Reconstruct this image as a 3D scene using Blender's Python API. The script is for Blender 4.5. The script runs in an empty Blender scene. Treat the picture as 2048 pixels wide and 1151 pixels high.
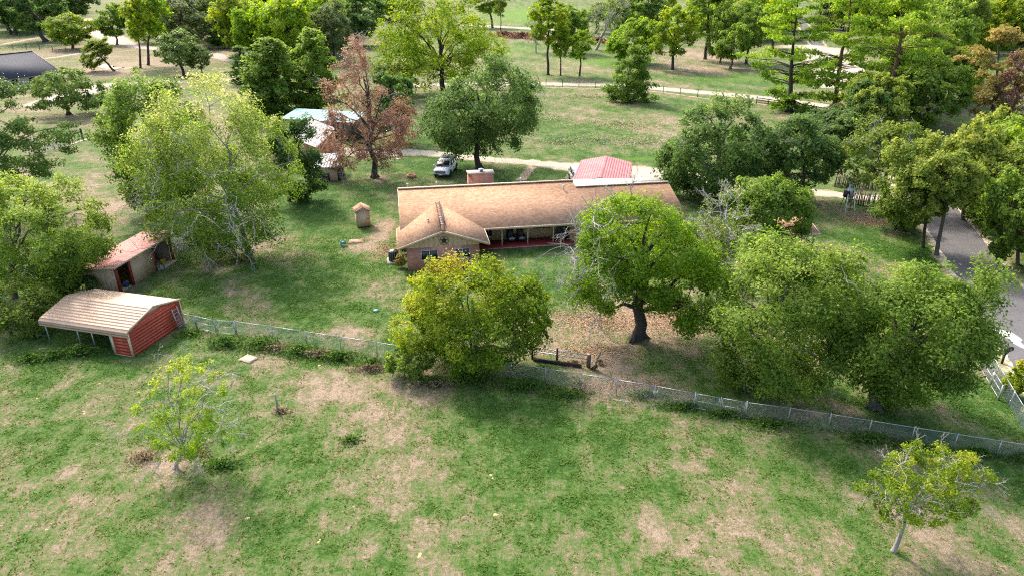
import bpy, math, random
import numpy as np
from mathutils import Vector, Matrix

sc = bpy.context.scene
COL = sc.collection
rad = math.radians

# ------------------------------------------------------------------ camera, sky, sun, exposure
cam = bpy.data.cameras.new('camera')
cam.lens = 24.0; cam.sensor_width = 36.0
cam.clip_start = 0.5; cam.clip_end = 6000
camo = bpy.data.objects.new('camera', cam); COL.objects.link(camo)
camo.location = (0, 0, 25); camo.rotation_euler = (rad(65), 0, 0)
sc.camera = camo

SUN_EL = 45
SUN_DIR = Vector((1.0, -1.42, -math.tan(rad(SUN_EL)) * math.hypot(1.0, 1.42))).normalized()
world = bpy.data.worlds.new('World'); sc.world = world; world.use_nodes = True
wn = world.node_tree.nodes; wl = world.node_tree.links
bg = wn['Background']
sky = wn.new('ShaderNodeTexSky'); sky.sky_type = 'NISHITA'; sky.sun_disc = False
sky.sun_elevation = rad(SUN_EL); sky.sun_rotation = math.atan2(-SUN_DIR.x, -SUN_DIR.y)
sky.air_density = 1.0; sky.dust_density = 5.0; sky.ozone_density = 1.0
wl.new(sky.outputs[0], bg.inputs[0]); bg.inputs[1].default_value = 0.15
sun = bpy.data.lights.new('sun', 'SUN'); sun.energy = 1.45; sun.angle = rad(5.0); sun.color = (1.0, 0.95, 0.87)
suno = bpy.data.objects.new('sun', sun); COL.objects.link(suno)
suno.rotation_euler = SUN_DIR.to_track_quat('-Z', 'Y').to_euler(); suno.location = (-40, 90, 60)
vs = sc.view_settings
vs.view_transform = 'Standard'; vs.look = 'None'; vs.gamma = 1.0; vs.use_curve_mapping = False
vs.exposure = 1.45
try:
    sc.cycles.max_bounces = 6; sc.cycles.transmission_bounces = 5; sc.cycles.diffuse_bounces = 3
    sc.cycles.transparent_max_bounces = 8; sc.cycles.use_denoising = False; sc.cycles.filter_width = 1.15
except Exception:
    pass

# ------------------------------------------------------------------ mesh building
class MB:
    """collects vertices, faces and per-face tints, then links them as one mesh object"""
    def __init__(s):
        s.v = []; s.f = []; s.n = 0; s.t = []
    def add(s, verts, faces, tint=None):
        verts = np.asarray(verts, float).reshape(-1, 3)
        groups = {}
        for q in faces:
            groups.setdefault(len(q), []).append(q)
        for k, g in groups.items():
            s.f.append(np.asarray(g, np.int64) + s.n)
            s.t.append(np.full(len(g), 0.5 if tint is None else tint))
        s.v.append(verts); s.n += len(verts)
        return s
    def quads(s, q, tints):
        q = np.asarray(q, float); n = len(q); k = q.shape[1]
        s.v.append(q.reshape(-1, 3))
        s.f.append(np.arange(n * k).reshape(n, k) + s.n); s.t.append(np.asarray(tints, float)); s.n += n * k
        return s
    def box(s, x0, x1, y0, y1, z0, z1, tint=None):
        v = [(x0,y0,z0),(x1,y0,z0),(x1,y1,z0),(x0,y1,z0),(x0,y0,z1),(x1,y0,z1),(x1,y1,z1),(x0,y1,z1)]
        return s.add(v, [(3,2,1,0),(4,5,6,7),(0,1,5,4),(1,2,6,5),(2,3,7,6),(3,0,4,7)], tint)
    def bar(s, p, q, w, h=None, tint=None, up=(0,0,1)):
        """box-section bar from p to q"""
        h = w if h is None else h
        p = np.array(p, float); q = np.array(q, float); d = q - p; L = np.linalg.norm(d); d /= L
        u = np.array(up, float)
        if abs(d @ u) > .95: u = np.array((1., 0, 0))
        a = np.cross(d, u); a /= np.linalg.norm(a); b = np.cross(a, d)
        v = []
        for e in (p, q):
            for i, j in ((-1,-1),(1,-1),(1,1),(-1,1)): v.append(e + a * i * w / 2 + b * j * h / 2)
        return s.add(v, [(3,2,1,0),(4,5,6,7),(0,1,5,4),(1,2,6,5),(2,3,7,6),(3,0,4,7)], tint)
    def tube(s, pts, r, k=6, tint=None, cap=True):
        pts = np.asarray(pts, float); n = len(pts)
        r = np.broadcast_to(np.asarray(r, float), (n,))
        d = np.gradient(pts, axis=0); d /= np.linalg.norm(d, axis=1)[:, None] + 1e-9
        ref = np.array((0., 0, 1)) if abs(d[0, 2]) < .9 else np.array((1., 0, 0))
        a = np.cross(d, ref); a /= np.linalg.norm(a, axis=1)[:, None] + 1e-9; b = np.cross(a, d)
        th = np.arange(k) * 2 * math.pi / k
        ring = (np.cos(th)[None, :, None] * a[:, None] + np.sin(th)[None, :, None] * b[:, None]) * r[:, None, None] + pts[:, None]
        i = np.arange(n - 1)[:, None] * k; j = np.arange(k)[None]; j2 = (j + 1) % k
        fq = np.stack([i + j, i + j2, i + k + j2, i + k + j], -1).reshape(-1, 4)
        s.v.append(ring.reshape(-1, 3)); s.f.append(fq + s.n); s.t.append(np.full(len(fq), .5 if tint is None else tint)); 
        if cap and k > 3:
            for c in (np.arange(k)[::-1], np.arange(k) + (n - 1) * k):
                s.f.append(c[None] + s.n); s.t.append(np.array([.5 if tint is None else tint]))
        s.n += n * k
        return s
    def lathe(s, prof, k=16, c=(0, 0, 0), tint=None):
        """prof: list of (radius, z)"""
        n = len(prof); v = []
        for r, z in prof:
            for i in range(k):
                a = i * 2 * math.pi / k; v.append((c[0] + r * math.cos(a), c[1] + r * math.sin(a), c[2] + z))
        f = []
        for j in range(n - 1):
            for i in range(k): f.append((j*k+i, j*k+(i+1)%k, (j+1)*k+(i+1)%k, (j+1)*k+i))
        f.append(tuple(range(k))[::-1]); f.append(tuple((n-1)*k + i for i in range(k)))
        return s.add(v, f, tint)
    def slab(s, poly, t, d=(0, 0, -1), tint=None):
        """planar polygon given thickness t along d"""
        p = np.asarray(poly, float); n = len(p); q = p + np.asarray(d, float) * t
        f = [tuple(range(n)), tuple(range(n, 2 * n))[::-1]]
        for i in range(n): f.append((i, i + n, (i + 1) % n + n, (i + 1) % n))
        return s.add(np.concatenate([p, q]), f, tint)
    def mesh(s, name, mat, smooth=False):
        me = bpy.data.meshes.new(name)
        v = np.concatenate(s.v).astype(np.float32)
        tot = np.concatenate([np.full(len(f), f.shape[1]) for f in s.f]).astype(np.int32)
        vi = np.concatenate([f.reshape(-1) for f in s.f]).astype(np.int32)
        me.vertices.add(len(v)); me.vertices.foreach_set('co', v.reshape(-1))
        me.loops.add(len(vi)); me.loops.foreach_set('vertex_index', vi)
        me.polygons.add(len(tot))
        st = np.concatenate([[0], np.cumsum(tot)[:-1]]).astype(np.int32)
        me.polygons.foreach_set('loop_start', st); me.polygons.foreach_set('loop_total', tot)
        if smooth: me.polygons.foreach_set('use_smooth', np.ones(len(tot), bool))
        at = me.attributes.new('tint', 'FLOAT', 'FACE'); at.data.foreach_set('value', np.concatenate(s.t).astype(np.float32))
        me.update(calc_edges=True); me.validate()
        if mat is not None: me.materials.append(mat)
        return me

def link(name, me, parent=None):
    o = bpy.data.objects.new(name, me); COL.objects.link(o)
    if parent is not None: o.parent = parent
    return o
def obj(name, mb, mat, parent=None, smooth=False):
    return link(name, mb.mesh(name, mat, smooth), parent)
def tag(o, label, cat, group=None):
    o['label'] = label; o['category'] = cat
    if group: o['group'] = group
    return o
def thing(name, label, cat, loc=(0, 0, 0), rot=0, group=None):
    o = bpy.data.objects.new(name, None); COL.objects.link(o)
    o.empty_display_size = .3
    o.location = loc if len(loc) == 3 else (loc[0], loc[1], 0); o.rotation_euler = (0, 0, rot)
    return tag(o, label, cat, group)
def struct(name, mb, mat, smooth=False):
    o = obj(name, mb, mat, None, smooth); o['kind'] = 'structure'; return o
def dup(root, label, loc=None, rot=None, group=None):
    r = root.copy(); COL.objects.link(r); r['label'] = label
    if group: r['group'] = group
    if loc is not None: r.location = loc if len(loc) == 3 else (loc[0], loc[1], 0)
    if rot is not None: r.rotation_euler = (0, 0, rot)
    for ch in root.children:
        c = ch.copy(); COL.objects.link(c); c.parent = r
        for g in ch.children:
            e = g.copy(); COL.objects.link(e); e.parent = c
    return r

# ------------------------------------------------------------------ materials
def mat_new(name):
    m = bpy.data.materials.new(name); m.use_nodes = True
    nt = m.node_tree; return m, nt.nodes, nt.links, nt.nodes['Principled BSDF']
def ramp(n, stops):
    r = n.new('ShaderNodeValToRGB'); e = r.color_ramp.elements
    while len(e) < len(stops): e.new(0.5)
    for i, (p, c) in enumerate(stops): e[i].position = p; e[i].color = (*c, 1)
    return r
def noise(n, l, scale, detail=4, vec=None, rough=.6):
    t = n.new('ShaderNodeTexNoise'); t.inputs['Scale'].default_value = scale; t.inputs['Detail'].default_value = detail
    t.inputs['Roughness'].default_value = rough
    if vec is not None: l.new(vec, t.inputs['Vector'])
    return t
def mth(n, l, op, a, b=None, clamp=False):
    m = n.new('ShaderNodeMath'); m.operation = op; m.use_clamp = clamp
    for i, x in enumerate((a, b)):
        if x is None: continue
        if isinstance(x, (int, float)): m.inputs[i].default_value = x
        else: l.new(x, m.inputs[i])
    return m.outputs[0]
def bump(n, l, h, p, strength=.4, dist=.02):
    b = n.new('ShaderNodeBump'); b.inputs['Strength'].default_value = strength; b.inputs['Distance'].default_value = dist
    l.new(h, b.inputs['Height']); l.new(b.outputs[0], p.inputs['Normal'])
def mix(n, l, fac, a, b):
    m = n.new('ShaderNodeMix'); m.data_type = 'RGBA'
    for i, x in ((0, fac), (6, a), (7, b)):
        if isinstance(x, (int, float)): m.inputs[i].default_value = x
        elif isinstance(x, tuple): m.inputs[i].default_value = (*x, 1)
        else: l.new(x, m.inputs[i])
    return m.outputs[2]
def plain(name, c, rough=.7, metal=0, var=.15, scale=6, spec=.4):
    """painted or plain surface with soft mottling"""
    m, n, l, p = mat_new(name)
    tc = n.new('ShaderNodeTexCoord')
    t = noise(n, l, scale, 5, tc.outputs['Object'])
    d = tuple(x * (1 - var * 1.6) for x in c); b = tuple(min(1, x * (1 + var)) for x in c)
    r = ramp(n, [(.3, d), (.7, b)]); l.new(t.outputs[0], r.inputs[0])
    l.new(r.outputs[0], p.inputs['Base Color'])
    p.inputs['Roughness'].default_value = rough; p.inputs['Metallic'].default_value = metal
    p.inputs['Specular IOR Level'].default_value = spec
    bump(n, l, t.outputs[0], p, .15, .01)
    return m
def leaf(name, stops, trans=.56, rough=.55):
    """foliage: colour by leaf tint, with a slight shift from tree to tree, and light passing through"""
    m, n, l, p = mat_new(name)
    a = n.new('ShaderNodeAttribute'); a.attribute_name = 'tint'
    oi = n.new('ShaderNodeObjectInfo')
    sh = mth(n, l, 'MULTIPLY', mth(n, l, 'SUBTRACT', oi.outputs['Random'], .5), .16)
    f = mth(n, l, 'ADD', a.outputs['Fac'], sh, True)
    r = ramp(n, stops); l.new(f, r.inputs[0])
    l.new(r.outputs[0], p.inputs['Base Color']); p.inputs['Roughness'].default_value = rough
    p.inputs['Specular IOR Level'].default_value = .25
    tr = n.new('ShaderNodeBsdfTranslucent')
    hs = n.new('ShaderNodeHueSaturation'); hs.inputs['Hue'].default_value = .503; hs.inputs['Saturation'].default_value = 1.1; hs.inputs['Value'].default_value = 1.25
    l.new(r.outputs[0], hs.inputs['Color']); l.new(hs.outputs[0], tr.inputs['Color'])
    ms = n.new('ShaderNodeMixShader'); ms.inputs[0].default_value = trans
    l.new(p.outputs[0], ms.inputs[1]); l.new(tr.outputs[0], ms.inputs[2])
    l.new(ms.outputs[0], n['Material Output'].inputs[0])
    return m
def bark(name, c, var=.4):
    m, n, l, p = mat_new(name)
    tc = n.new('ShaderNodeTexCoord'); mp = n.new('ShaderNodeMapping'); mp.inputs['Scale'].default_value = (5, 5, 1.2)
    l.new(tc.outputs['Object'], mp.inputs[0]); t = noise(n, l, 2.2, 6, mp.outputs[0], .7)
    r = ramp(n, [(.3, tuple(x * (1 - var) for x in c)), (.7, tuple(x * (1 + var) for x in c))]); l.new(t.outputs[0], r.inputs[0])
    l.new(r.outputs[0], p.inputs['Base Color']); p.inputs['Roughness'].default_value = .95
    bump(n, l, t.outputs[0], p, .8, .06)
    return m

M = {}
M['leaf_dark'] = leaf('leaf_dark', [(0, (0.035,0.080,0.021)), (.4, (0.088,0.165,0.040)), (.75, (0.171,0.266,0.065)), (1, (0.330,0.401,0.118))])
M['leaf_mid'] = leaf('leaf_mid', [(0, (0.057,0.118,0.019)), (.4, (0.153,0.250,0.040)), (.75, (0.295,0.401,0.065)), (1, (0.531,0.555,0.118))])
M['leaf_fresh'] = leaf('leaf_fresh', [(0, (.06,.135,.014)), (.4, (.19,.32,.028)), (.75, (.36,.48,.045)), (1, (.55,.58,.09))])
M['leaf_yellow'] = leaf('leaf_yellow', [(0, (.05,.115,.012)), (.3, (.13,.23,.02)), (.6, (.29,.38,.03)), (.85, (.48,.49,.05)), (.95, (.56,.47,.07)), (1, (.52,.36,.09))])
M['leaf_pale'] = leaf('leaf_pale', [(0, (.04,.10,.014)), (.4, (.13,.235,.03)), (.7, (.27,.37,.06)), (.9, (.48,.52,.14)), (1, (.62,.58,.26))])
M['leaf_olive'] = leaf('leaf_olive', [(0, (0.059,0.106,0.019)), (.4, (0.165,0.236,0.041)), (.75, (0.330,0.389,0.071)), (1, (0.519,0.496,0.130))])
M['leaf_grey'] = leaf('leaf_grey', [(0, (.075,.105,.045)), (.4, (.15,.20,.075)), (.75, (.27,.31,.12)), (1, (.42,.43,.21))])
M['leaf_cedar'] = leaf('leaf_cedar', [(0, (0.041,0.088,0.017)), (.4, (0.112,0.195,0.035)), (.75, (0.212,0.307,0.057)), (1, (0.378,0.437,0.094))], .3)
M['leaf_pine'] = leaf('leaf_pine', [(0, (0.060,0.144,0.017)), (.35, (0.204,0.348,0.036)), (.7, (0.432,0.564,0.060)), (1, (0.640,0.640,0.120))], .4)
M['leaf_rust'] = leaf('leaf_rust', [(0, (.14,.075,.05)), (.4, (.31,.165,.105)), (.75, (.47,.27,.18)), (1, (.54,.40,.29))], .35)
M['leaf_tan'] = leaf('leaf_tan', [(0, (0.138,0.115,0.034)), (.4, (0.333,0.276,0.081)), (.75, (0.517,0.391,0.127)), (1, (0.620,0.437,0.196))], .4)
M['bark'] = bark('bark', (.10,.085,.07))
M['bark_dark'] = bark('bark_dark', (.05,.042,.036))
M['bark_grey'] = bark('bark_grey', (.30,.275,.25), .3)
M['bark_red'] = bark('bark_red', (.16,.085,.06))
M['dead_wood'] = bark('dead_wood', (.48,.45,.41), .2)
M['galv'] = plain('galvanised', (.42,.45,.46), .45, .6, .1, 3)
M['wire'] = plain('wire', (.34,.38,.39), .5, .5, .1, 3)
M['white'] = plain('white_paint', (.66,.66,.64), .5, 0, .06)
M['black'] = plain('black_plastic', (.02,.02,.022), .5, 0, .2)
M['tan_wall'] = plain('tan_wall', (.60,.43,.275), .85, 0, .12, 2.5)
M['tan_trim'] = plain('tan_trim', (.62,.48,.33), .7, 0, .08)
M['red_paint'] = plain('red_paint', (.26,.035,.02), .6, 0, .12)
M['wood'] = plain('weathered_wood', (.22,.17,.125), .9, 0, .3, 8)
M['wood_dark'] = plain('dark_wood', (.045,.035,.03), .9, 0, .3, 8)
M['concrete'] = plain('concrete', (.42,.37,.30), .9, 0, .15, 3)
M['red_floor'] = plain('red_floor', (.27,.03,.03), .55, 0, .15, 2)
M['glass'] = plain('dark_glass', (.015,.02,.025), .08, 0, .1, 1, .8)
M['alu'] = plain('aluminium', (.6,.6,.6), .4, .5, .08)
M['tyre'] = plain('tyre', (.018,.018,.02), .85, 0, .2)

def mat_ground():
    m, n, l, p = mat_new('grass_ground')
    tc = n.new('ShaderNodeTexCoord'); v = tc.outputs['Object']
    a = n.new('ShaderNodeAttribute'); a.attribute_name = 'dry'
    b = n.new('ShaderNodeAttribute'); b.attribute_name = 'lush'
    n1 = noise(n, l, 1.1, 5, v, .7); n2 = noise(n, l, 4.5, 5, v, .75); n3 = noise(n, l, 17, 3, v, .75)
    f = mth(n, l, 'ADD', a.outputs['Fac'], mth(n, l, 'MULTIPLY', mth(n, l, 'SUBTRACT', n1.outputs[0], .5), 1.5))
    f = mth(n, l, 'ADD', f, mth(n, l, 'MULTIPLY', mth(n, l, 'SUBTRACT', n2.outputs[0], .5), 1.9))
    mp = n.new('ShaderNodeMapping'); mp.inputs['Rotation'].default_value = (0, 0, rad(-24)); mp.inputs['Scale'].default_value = (2.4, .42, 1); l.new(v, mp.inputs[0])
    n5 = noise(n, l, 1.0, 5, mp.outputs[0], .7)
    f = mth(n, l, 'ADD', f, mth(n, l, 'MULTIPLY', mth(n, l, 'SUBTRACT', n5.outputs[0], .5), .9))
    f = mth(n, l, 'ADD', f, mth(n, l, 'MULTIPLY', mth(n, l, 'SUBTRACT', n3.outputs[0], .5), 1.1), True)
    r = ramp(n, [(0, (.035,.085,.014)), (.2, (.068,.135,.026)), (.40, (.110,.160,.046)), (.57, (.165,.160,.078)), (.74, (.235,.185,.118)), (1, (.33,.25,.18))])
    l.new(f, r.inputs[0])
    g = mix(n, l, b.outputs['Fac'], r.outputs[0], (.12,.215,.035))
    l.new(g, p.inputs['Base Color']); p.inputs['Roughness'].default_value = .95; p.inputs['Specular IOR Level'].default_value = .1
    h = mth(n, l, 'ADD', n3.outputs[0], n2.outputs[0]); bump(n, l, h, p, .7, .08)
    return m
def mat_gravel(name, c0, c1, edge=True, scale=9):
    """stone or dust with the grass breaking through at ragged edges"""
    m, n, l, p = mat_new(name)
    tc = n.new('ShaderNodeTexCoord'); v = tc.outputs['Object']
    n1 = noise(n, l, .6, 5, v, .7); n2 = noise(n, l, scale, 4, v, .7)
    r = ramp(n, [(.3, c0), (.68, c1)]); l.new(mth(n, l, 'ADD', mth(n, l, 'MULTIPLY', n1.outputs[0], .5), mth(n, l, 'MULTIPLY', n2.outputs[0], .5)), r.inputs[0])
    out = r.outputs[0]
    if edge:
        a = n.new('ShaderNodeAttribute'); a.attribute_name = 'edge'
        n4 = noise(n, l, 1.6, 5, v, .75)
        e = mth(n, l, 'ADD', a.outputs['Fac'], mth(n, l, 'MULTIPLY', mth(n, l, 'SUBTRACT', n4.outputs[0], .5), 1.5))
        e = mth(n, l, 'MULTIPLY', mth(n, l, 'SUBTRACT', e, .72), 5, True)
        gr = ramp(n, [(.35, (.10,.16,.035)), (.65, (.32,.25,.13))]); l.new(n2.outputs[0], gr.inputs[0])
        out = mix(n, l, e, out, gr.outputs[0])
    l.new(out, p.inputs['Base Color']); p.inputs['Roughness'].default_value = .95; p.inputs['Specular IOR Level'].default_value = .1
    bump(n, l, n2.outputs[0], p, .5, .03)
    return m
def mat_shingle(name, axis):
    m, n, l, p = mat_new(name)
    tc = n.new('ShaderNodeTexCoord'); mp = n.new('ShaderNodeMapping')
    if axis == 'x': mp.inputs['Rotation'].default_value = (0, 0, rad(90))
    l.new(tc.outputs['Object'], mp.inputs[0])
    sx = n.new('ShaderNodeSeparateXYZ'); l.new(mp.outputs[0], sx.inputs[0])
    cx = n.new('ShaderNodeCombineXYZ'); l.new(sx.outputs[0], cx.inputs[0]); l.new(sx.outputs[1], cx.inputs[1])
    b = n.new('ShaderNodeTexBrick'); b.inputs['Scale'].default_value = 1
    b.inputs['Brick Width'].default_value = .3; b.inputs['Row Height'].default_value = .15; b.inputs['Mortar Size'].default_value = .008
    b.inputs['Color1'].default_value = (.31,.18,.108,1); b.inputs['Color2'].default_value = (.45,.285,.18,1); b.inputs['Mortar'].default_value = (.26,.15,.09,1)
    l.new(cx.outputs[0], b.inputs['Vector'])
    n1 = noise(n, l, .45, 5, tc.outputs['Object'], .6); m2 = n.new('ShaderNodeMapping'); m2.inputs['Scale'].default_value = (7, 2.2, 7) if axis == 'y' else (2.2, 7, 7); l.new(tc.outputs['Object'], m2.inputs[0])
    n2 = noise(n, l, 1.0, 3, m2.outputs[0], .8)
    hs = n.new('ShaderNodeHueSaturation'); l.new(b.outputs[0], hs.inputs['Color'])
    l.new(mth(n, l, 'ADD', mth(n, l, 'MULTIPLY', n1.outputs[0], .25), mth(n, l, 'ADD', mth(n, l, 'MULTIPLY', n2.outputs[0], .5), .64)), hs.inputs['Value'])
    l.new(hs.outputs[0], p.inputs['Base Color']); p.inputs['Roughness'].default_value = .9; p.inputs['Specular IOR Level'].default_value = .15
    bump(n, l, b.outputs['Fac'], p, -.4, .02)
    return m
def mat_brick(name, c1=(.44,.145,.10), c2=(.54,.23,.165), mortar=(.42,.28,.21)):
    m, n, l, p = mat_new(name)
    tc = n.new('ShaderNodeTexCoord'); sx = n.new('ShaderNodeSeparateXYZ'); l.new(tc.outputs['Object'], sx.inputs[0])
    cx = n.new('ShaderNodeCombineXYZ'); l.new(mth(n, l, 'ADD', sx.outputs[0], sx.outputs[1]), cx.inputs[0]); l.new(sx.outputs[2], cx.inputs[1])
    b = n.new('ShaderNodeTexBrick'); b.inputs['Scale'].default_value = 1
    b.inputs['Brick Width'].default_value = .22; b.inputs['Row Height'].default_value = .08; b.inputs['Mortar Size'].default_value = .01
    b.inputs['Color1'].default_value = (*c1, 1); b.inputs['Color2'].default_value = (*c2, 1); b.inputs['Mortar'].default_value = (*mortar, 1)
    l.new(cx.outputs[0], b.inputs['Vector'])
    n1 = noise(n, l, 1.5, 5, tc.outputs['Object'])
    hs = n.new('ShaderNodeHueSaturation'); l.new(b.outputs[0], hs.inputs['Color']); l.new(mth(n, l, 'ADD', mth(n, l, 'MULTIPLY', n1.outputs[0], .9), .55), hs.inputs['Value'])
    l.new(hs.outputs[0], p.inputs['Base Color']); p.inputs['Roughness'].default_value = .9
    bump(n, l, b.outputs['Fac'], p, -.4, .01)
    return m
def mat_metal(name, c, worn, rough=.38, amount=.5):
    """coated sheet metal, faded in streaks and blotches"""
    m, n, l, p = mat_new(name)
    tc = n.new('ShaderNodeTexCoord')
    n1 = noise(n, l, .5, 6, tc.outputs['Object'], .65); n2 = noise(n, l, 6, 4, tc.outputs['Object'], .7)
    f = mth(n, l, 'ADD', mth(n, l, 'MULTIPLY', n1.outputs[0], .75), mth(n, l, 'MULTIPLY', n2.outputs[0], .25))
    r = ramp(n, [(.38, c), (.38 + amount * .5, worn)]); l.new(f, r.inputs[0])
    l.new(r.outputs[0], p.inputs['Base Color']); p.inputs['Roughness'].default_value = rough; p.inputs['Metallic'].default_value = .1
    return m
M['leaf_weedgrey'] = leaf('leaf_weedgrey', [(0, (.12,.17,.06)), (.5, (.22,.26,.11)), (1, (.38,.38,.22))])
M['ground'] = mat_ground()
M['gravel'] = mat_gravel('pale_gravel', (.30,.25,.19), (.54,.48,.40))
M['gravel_red'] = mat_gravel('pinkish_gravel', (.34,.27,.22), (.52,.44,.38))
M['dirt'] = mat_gravel('dirt_path', (.30,.22,.14), (.48,.37,.25))
M['asphalt'] = mat_gravel('asphalt', (.10,.095,.097), (.18,.17,.168), False, 5)
M['road_edge'] = mat_gravel('road_edge', (.42,.34,.26), (.66,.58,.48))
M['shingle'] = mat_shingle('shingle_main', 'y'); M['shingle_wing'] = mat_shingle('shingle_wing', 'x')
M['brick'] = mat_brick('brick_wall'); M['brick_chimney'] = mat_brick('brick_chimney', (.48,.14,.075), (.56,.22,.13))
M['metal_tan'] = mat_metal('metal_tan', (.32,.205,.13), (.40,.28,.19), .5)
M['metal_red'] = mat_metal('metal_red', (.28,.045,.04), (.32,.07,.06), .5)
M['metal_pink'] = mat_metal('metal_pink', (.44,.09,.09), (.55,.19,.18), .5)
M['metal_side'] = mat_metal('metal_side_red', (.42,.04,.018), (.48,.06,.03), .45)
M['metal_grey'] = mat_metal('metal_grey', (.26,.27,.29), (.40,.41,.42), .45)
M['metal_white'] = mat_metal('metal_white', (.42,.39,.34), (.56,.53,.48), .5)
M['metal_teal'] = mat_metal('metal_teal', (.15,.37,.37), (.28,.48,.50), .45)
M['slate'] = plain('slate_shingle', (.045,.05,.065), .85, 0, .35, 3)
M['leaf_litter'] = leaf('leaf_litter_brown', [(0, (.24,.13,.07)), (.45, (.42,.27,.16)), (1, (.58,.43,.28))], .15)
M['grass_blade'] = leaf('grass_blade', [(0, (0.077,0.168,0.028)), (.45, (0.140,0.266,0.045)), (.75, (0.224,0.350,0.070)), (.9, (0.364,0.350,0.154)), (1, (0.532,0.434,0.280))], .65)

# ------------------------------------------------------------------ noise in numpy
_tab = np.random.default_rng(11).random((256, 256))
def vnoise(x, y):
    xi = np.floor(x).astype(int); yi = np.floor(y).astype(int); fx = x - xi; fy = y - yi
    fx = fx * fx * (3 - 2 * fx); fy = fy * fy * (3 - 2 * fy)
    a = _tab[xi % 256, yi % 256]; b = _tab[(xi + 1) % 256, yi % 256]; c = _tab[xi % 256, (yi + 1) % 256]; d = _tab[(xi + 1) % 256, (yi + 1) % 256]
    return (a * (1 - fx) + b * fx) * (1 - fy) + (c * (1 - fx) + d * fx) * fy
def fbm(x, y, o=4):
    s = 0; amp = .5
    for i in range(o):
        s = s + amp * vnoise(x * 2 ** i + 17.3 * i, y * 2 ** i + 5.1 * i); amp *= .5
    return s / (1 - .5 ** o)

# ------------------------------------------------------------------ ground
# worn or dry places (+) and lush places (-): x, y, radius x, radius y, amount
PATCH = [(-12.71, 45.65, 2.3, 1.4, 0.85), (-16.66, 40.21, 4.5, 2.3, 0.38), (-12.3, 36.6, 3.5, 2.3, 0.32), (-7.78, 34.45, 1.8, 3.1, 0.42), (-5.41, 38.04, 2.1, 2.2, 0.85),
 (-5.25, 31.35, 1.1, 2.3, 0.35), (-14.49, 35.39, 1.6, 0.9, 0.45), (-18.99, 30.48, 2.1, 1.2, 0.8), (-29.84, 34.97, 1.9, 1.6, 0.3), (-24.15, 29.04, 2.2, 1.7, 0.3), (-19.09, 28.06, 2.1, 1.6, 0.25),
 (-15.11, 25.41, 1.5, 2.1, 0.42), (-7.83, 24.76, 1.7, 2.0, 0.35), (-3.93, 24.44, 1.4, 2.0, 0.3), (-1.57, 25.41, 1.5, 1.8, 0.25), (1.44, 27.14, 1.5, 1.5, 0.3), (8.22, 24.13, 1.4, 1.3, 0.35),
 (6.85, 25.74, 2.0, 1.4, 0.25), (20.21, 24.76, 1.9, 1.7, 0.35), (6.83, 46.77, 6.2, 4.9, 0.62), (13.2, 49.35, 5.7, 6.3, 0.5), (7.55, 38.64, 4.3, 1.6, 0.62), (19.68, 43.66, 4.4, 4.4, 0.5),
 (-13.58, 67.32, 1.3, 7.5, 1.0), (-11.54, 54.18, 2.4, 2.6, 0.8), (-12.68, 51.19, 2.5, 1.9, 0.25), (-24.56, 61.74, 3.9, 3.2, 0.75), (-19.78, 58.64, 1.9, 1.8, 0.25), (-31.52, 55.78, 2.7, 2.6, 0.3),
 (-15.47, 63.74, 2.3, 2.5, 0.7), (-55.28, 84.72, 4.5, 6.8, 0.8), (-46.67, 74.71, 3.4, 7.2, 0.7), (-66.29, 91.93, 4.1, 7.9, 0.4), (39.09, 72.95, 3.4, 2.6, 0.7), (39.05, 65.13, 1.5, 2.8, 0.6),
 (32.74, 62.39, 2.0, 1.6, 0.4), (-18.12, 87.96, 2.1, 2.4, 0.9), (-25.09, 101.52, 3.8, 2.5, 0.5), (-149.6, 246.2, 20.5, 25.4, 0.4), (-109.04, 215.23, 22.6, 23.5, 0.5), (-113.0, 194.93, 8.2, 10.8, 0.6),
 (17.99, 203.48, 12.9, 14.1, 0.4), (61.66, 222.91, 14.0, 22.4, 0.6), (22.7, 121.89, 12.4, 11.0, 0.2), (14.97, 103.4, 10.7, 2.6, 0.35), (51.56, 194.93, 11.0, 10.8, 0.5), (7.14, 286.97, 11.9, 13.7, 0.6),
 (51.84, 126.33, 3.7, 4.7, 0.7), (59.82, 241.49, 13.4, 11.4, 0.6), (-31.51, 90.66, 2.7, 2.6, 0.5), (19.69, 34.97, 1.9, 0.5, 0.4), (19.96, 37.16, 2.3, 1.7, 0.3), (16.65, 33.45, 1.2, 0.7, 0.3),
 (23.66, 29.04, 1.9, 1.2, -0.2), (-17.94, 55.24, 8.0, 7.1, -0.4), (5.15, 55.24, 3.1, 5.4, -0.45), (-21.44, 74.71, 4.0, 7.2, -0.4), (-12.91, 94.04, 8.4, 4.9, -0.5), (1.76, 90.15, 7.4, 2.5, -0.6),
 (18.62, 97.94, 4.4, 1.8, -0.6), (7.29, 102.77, 5.3, 2.6, -0.4), (36.67, 62.39, 3.9, 4.0, -0.5), (-32.97, 45.18, 5.3, 3.9, -0.45), (-14.15, 29.04, 4.1, 2.1, -0.28), (3.48, 37.74, 3.9, 2.4, -0.45),
 (5.16, 32.5, 5.9, 2.9, -0.3), (29.66, 36.6, 2.2, 3.4, -0.5), (32.18, 212.78, 7.4, 12.8, -0.5), (53.87, 178.83, 11.4, 7.3, -0.5), (9.77, 27.5, 3.1, 2.3, -0.1), (-24.31, 74.71, 3.4, 10.8, -0.4),
 (-219.49, 331.34, 15.9, 42.4, -0.4), (-2.54, 29.04, 2.2, 2.5, -0.15), (16.51, 78.45, 6.0, 7.9, -0.2), (38.73, 59.85, 2.8, 3.7, -0.2), (-16.39, 41.54, 3.5, 1.1, -0.25)]
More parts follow.
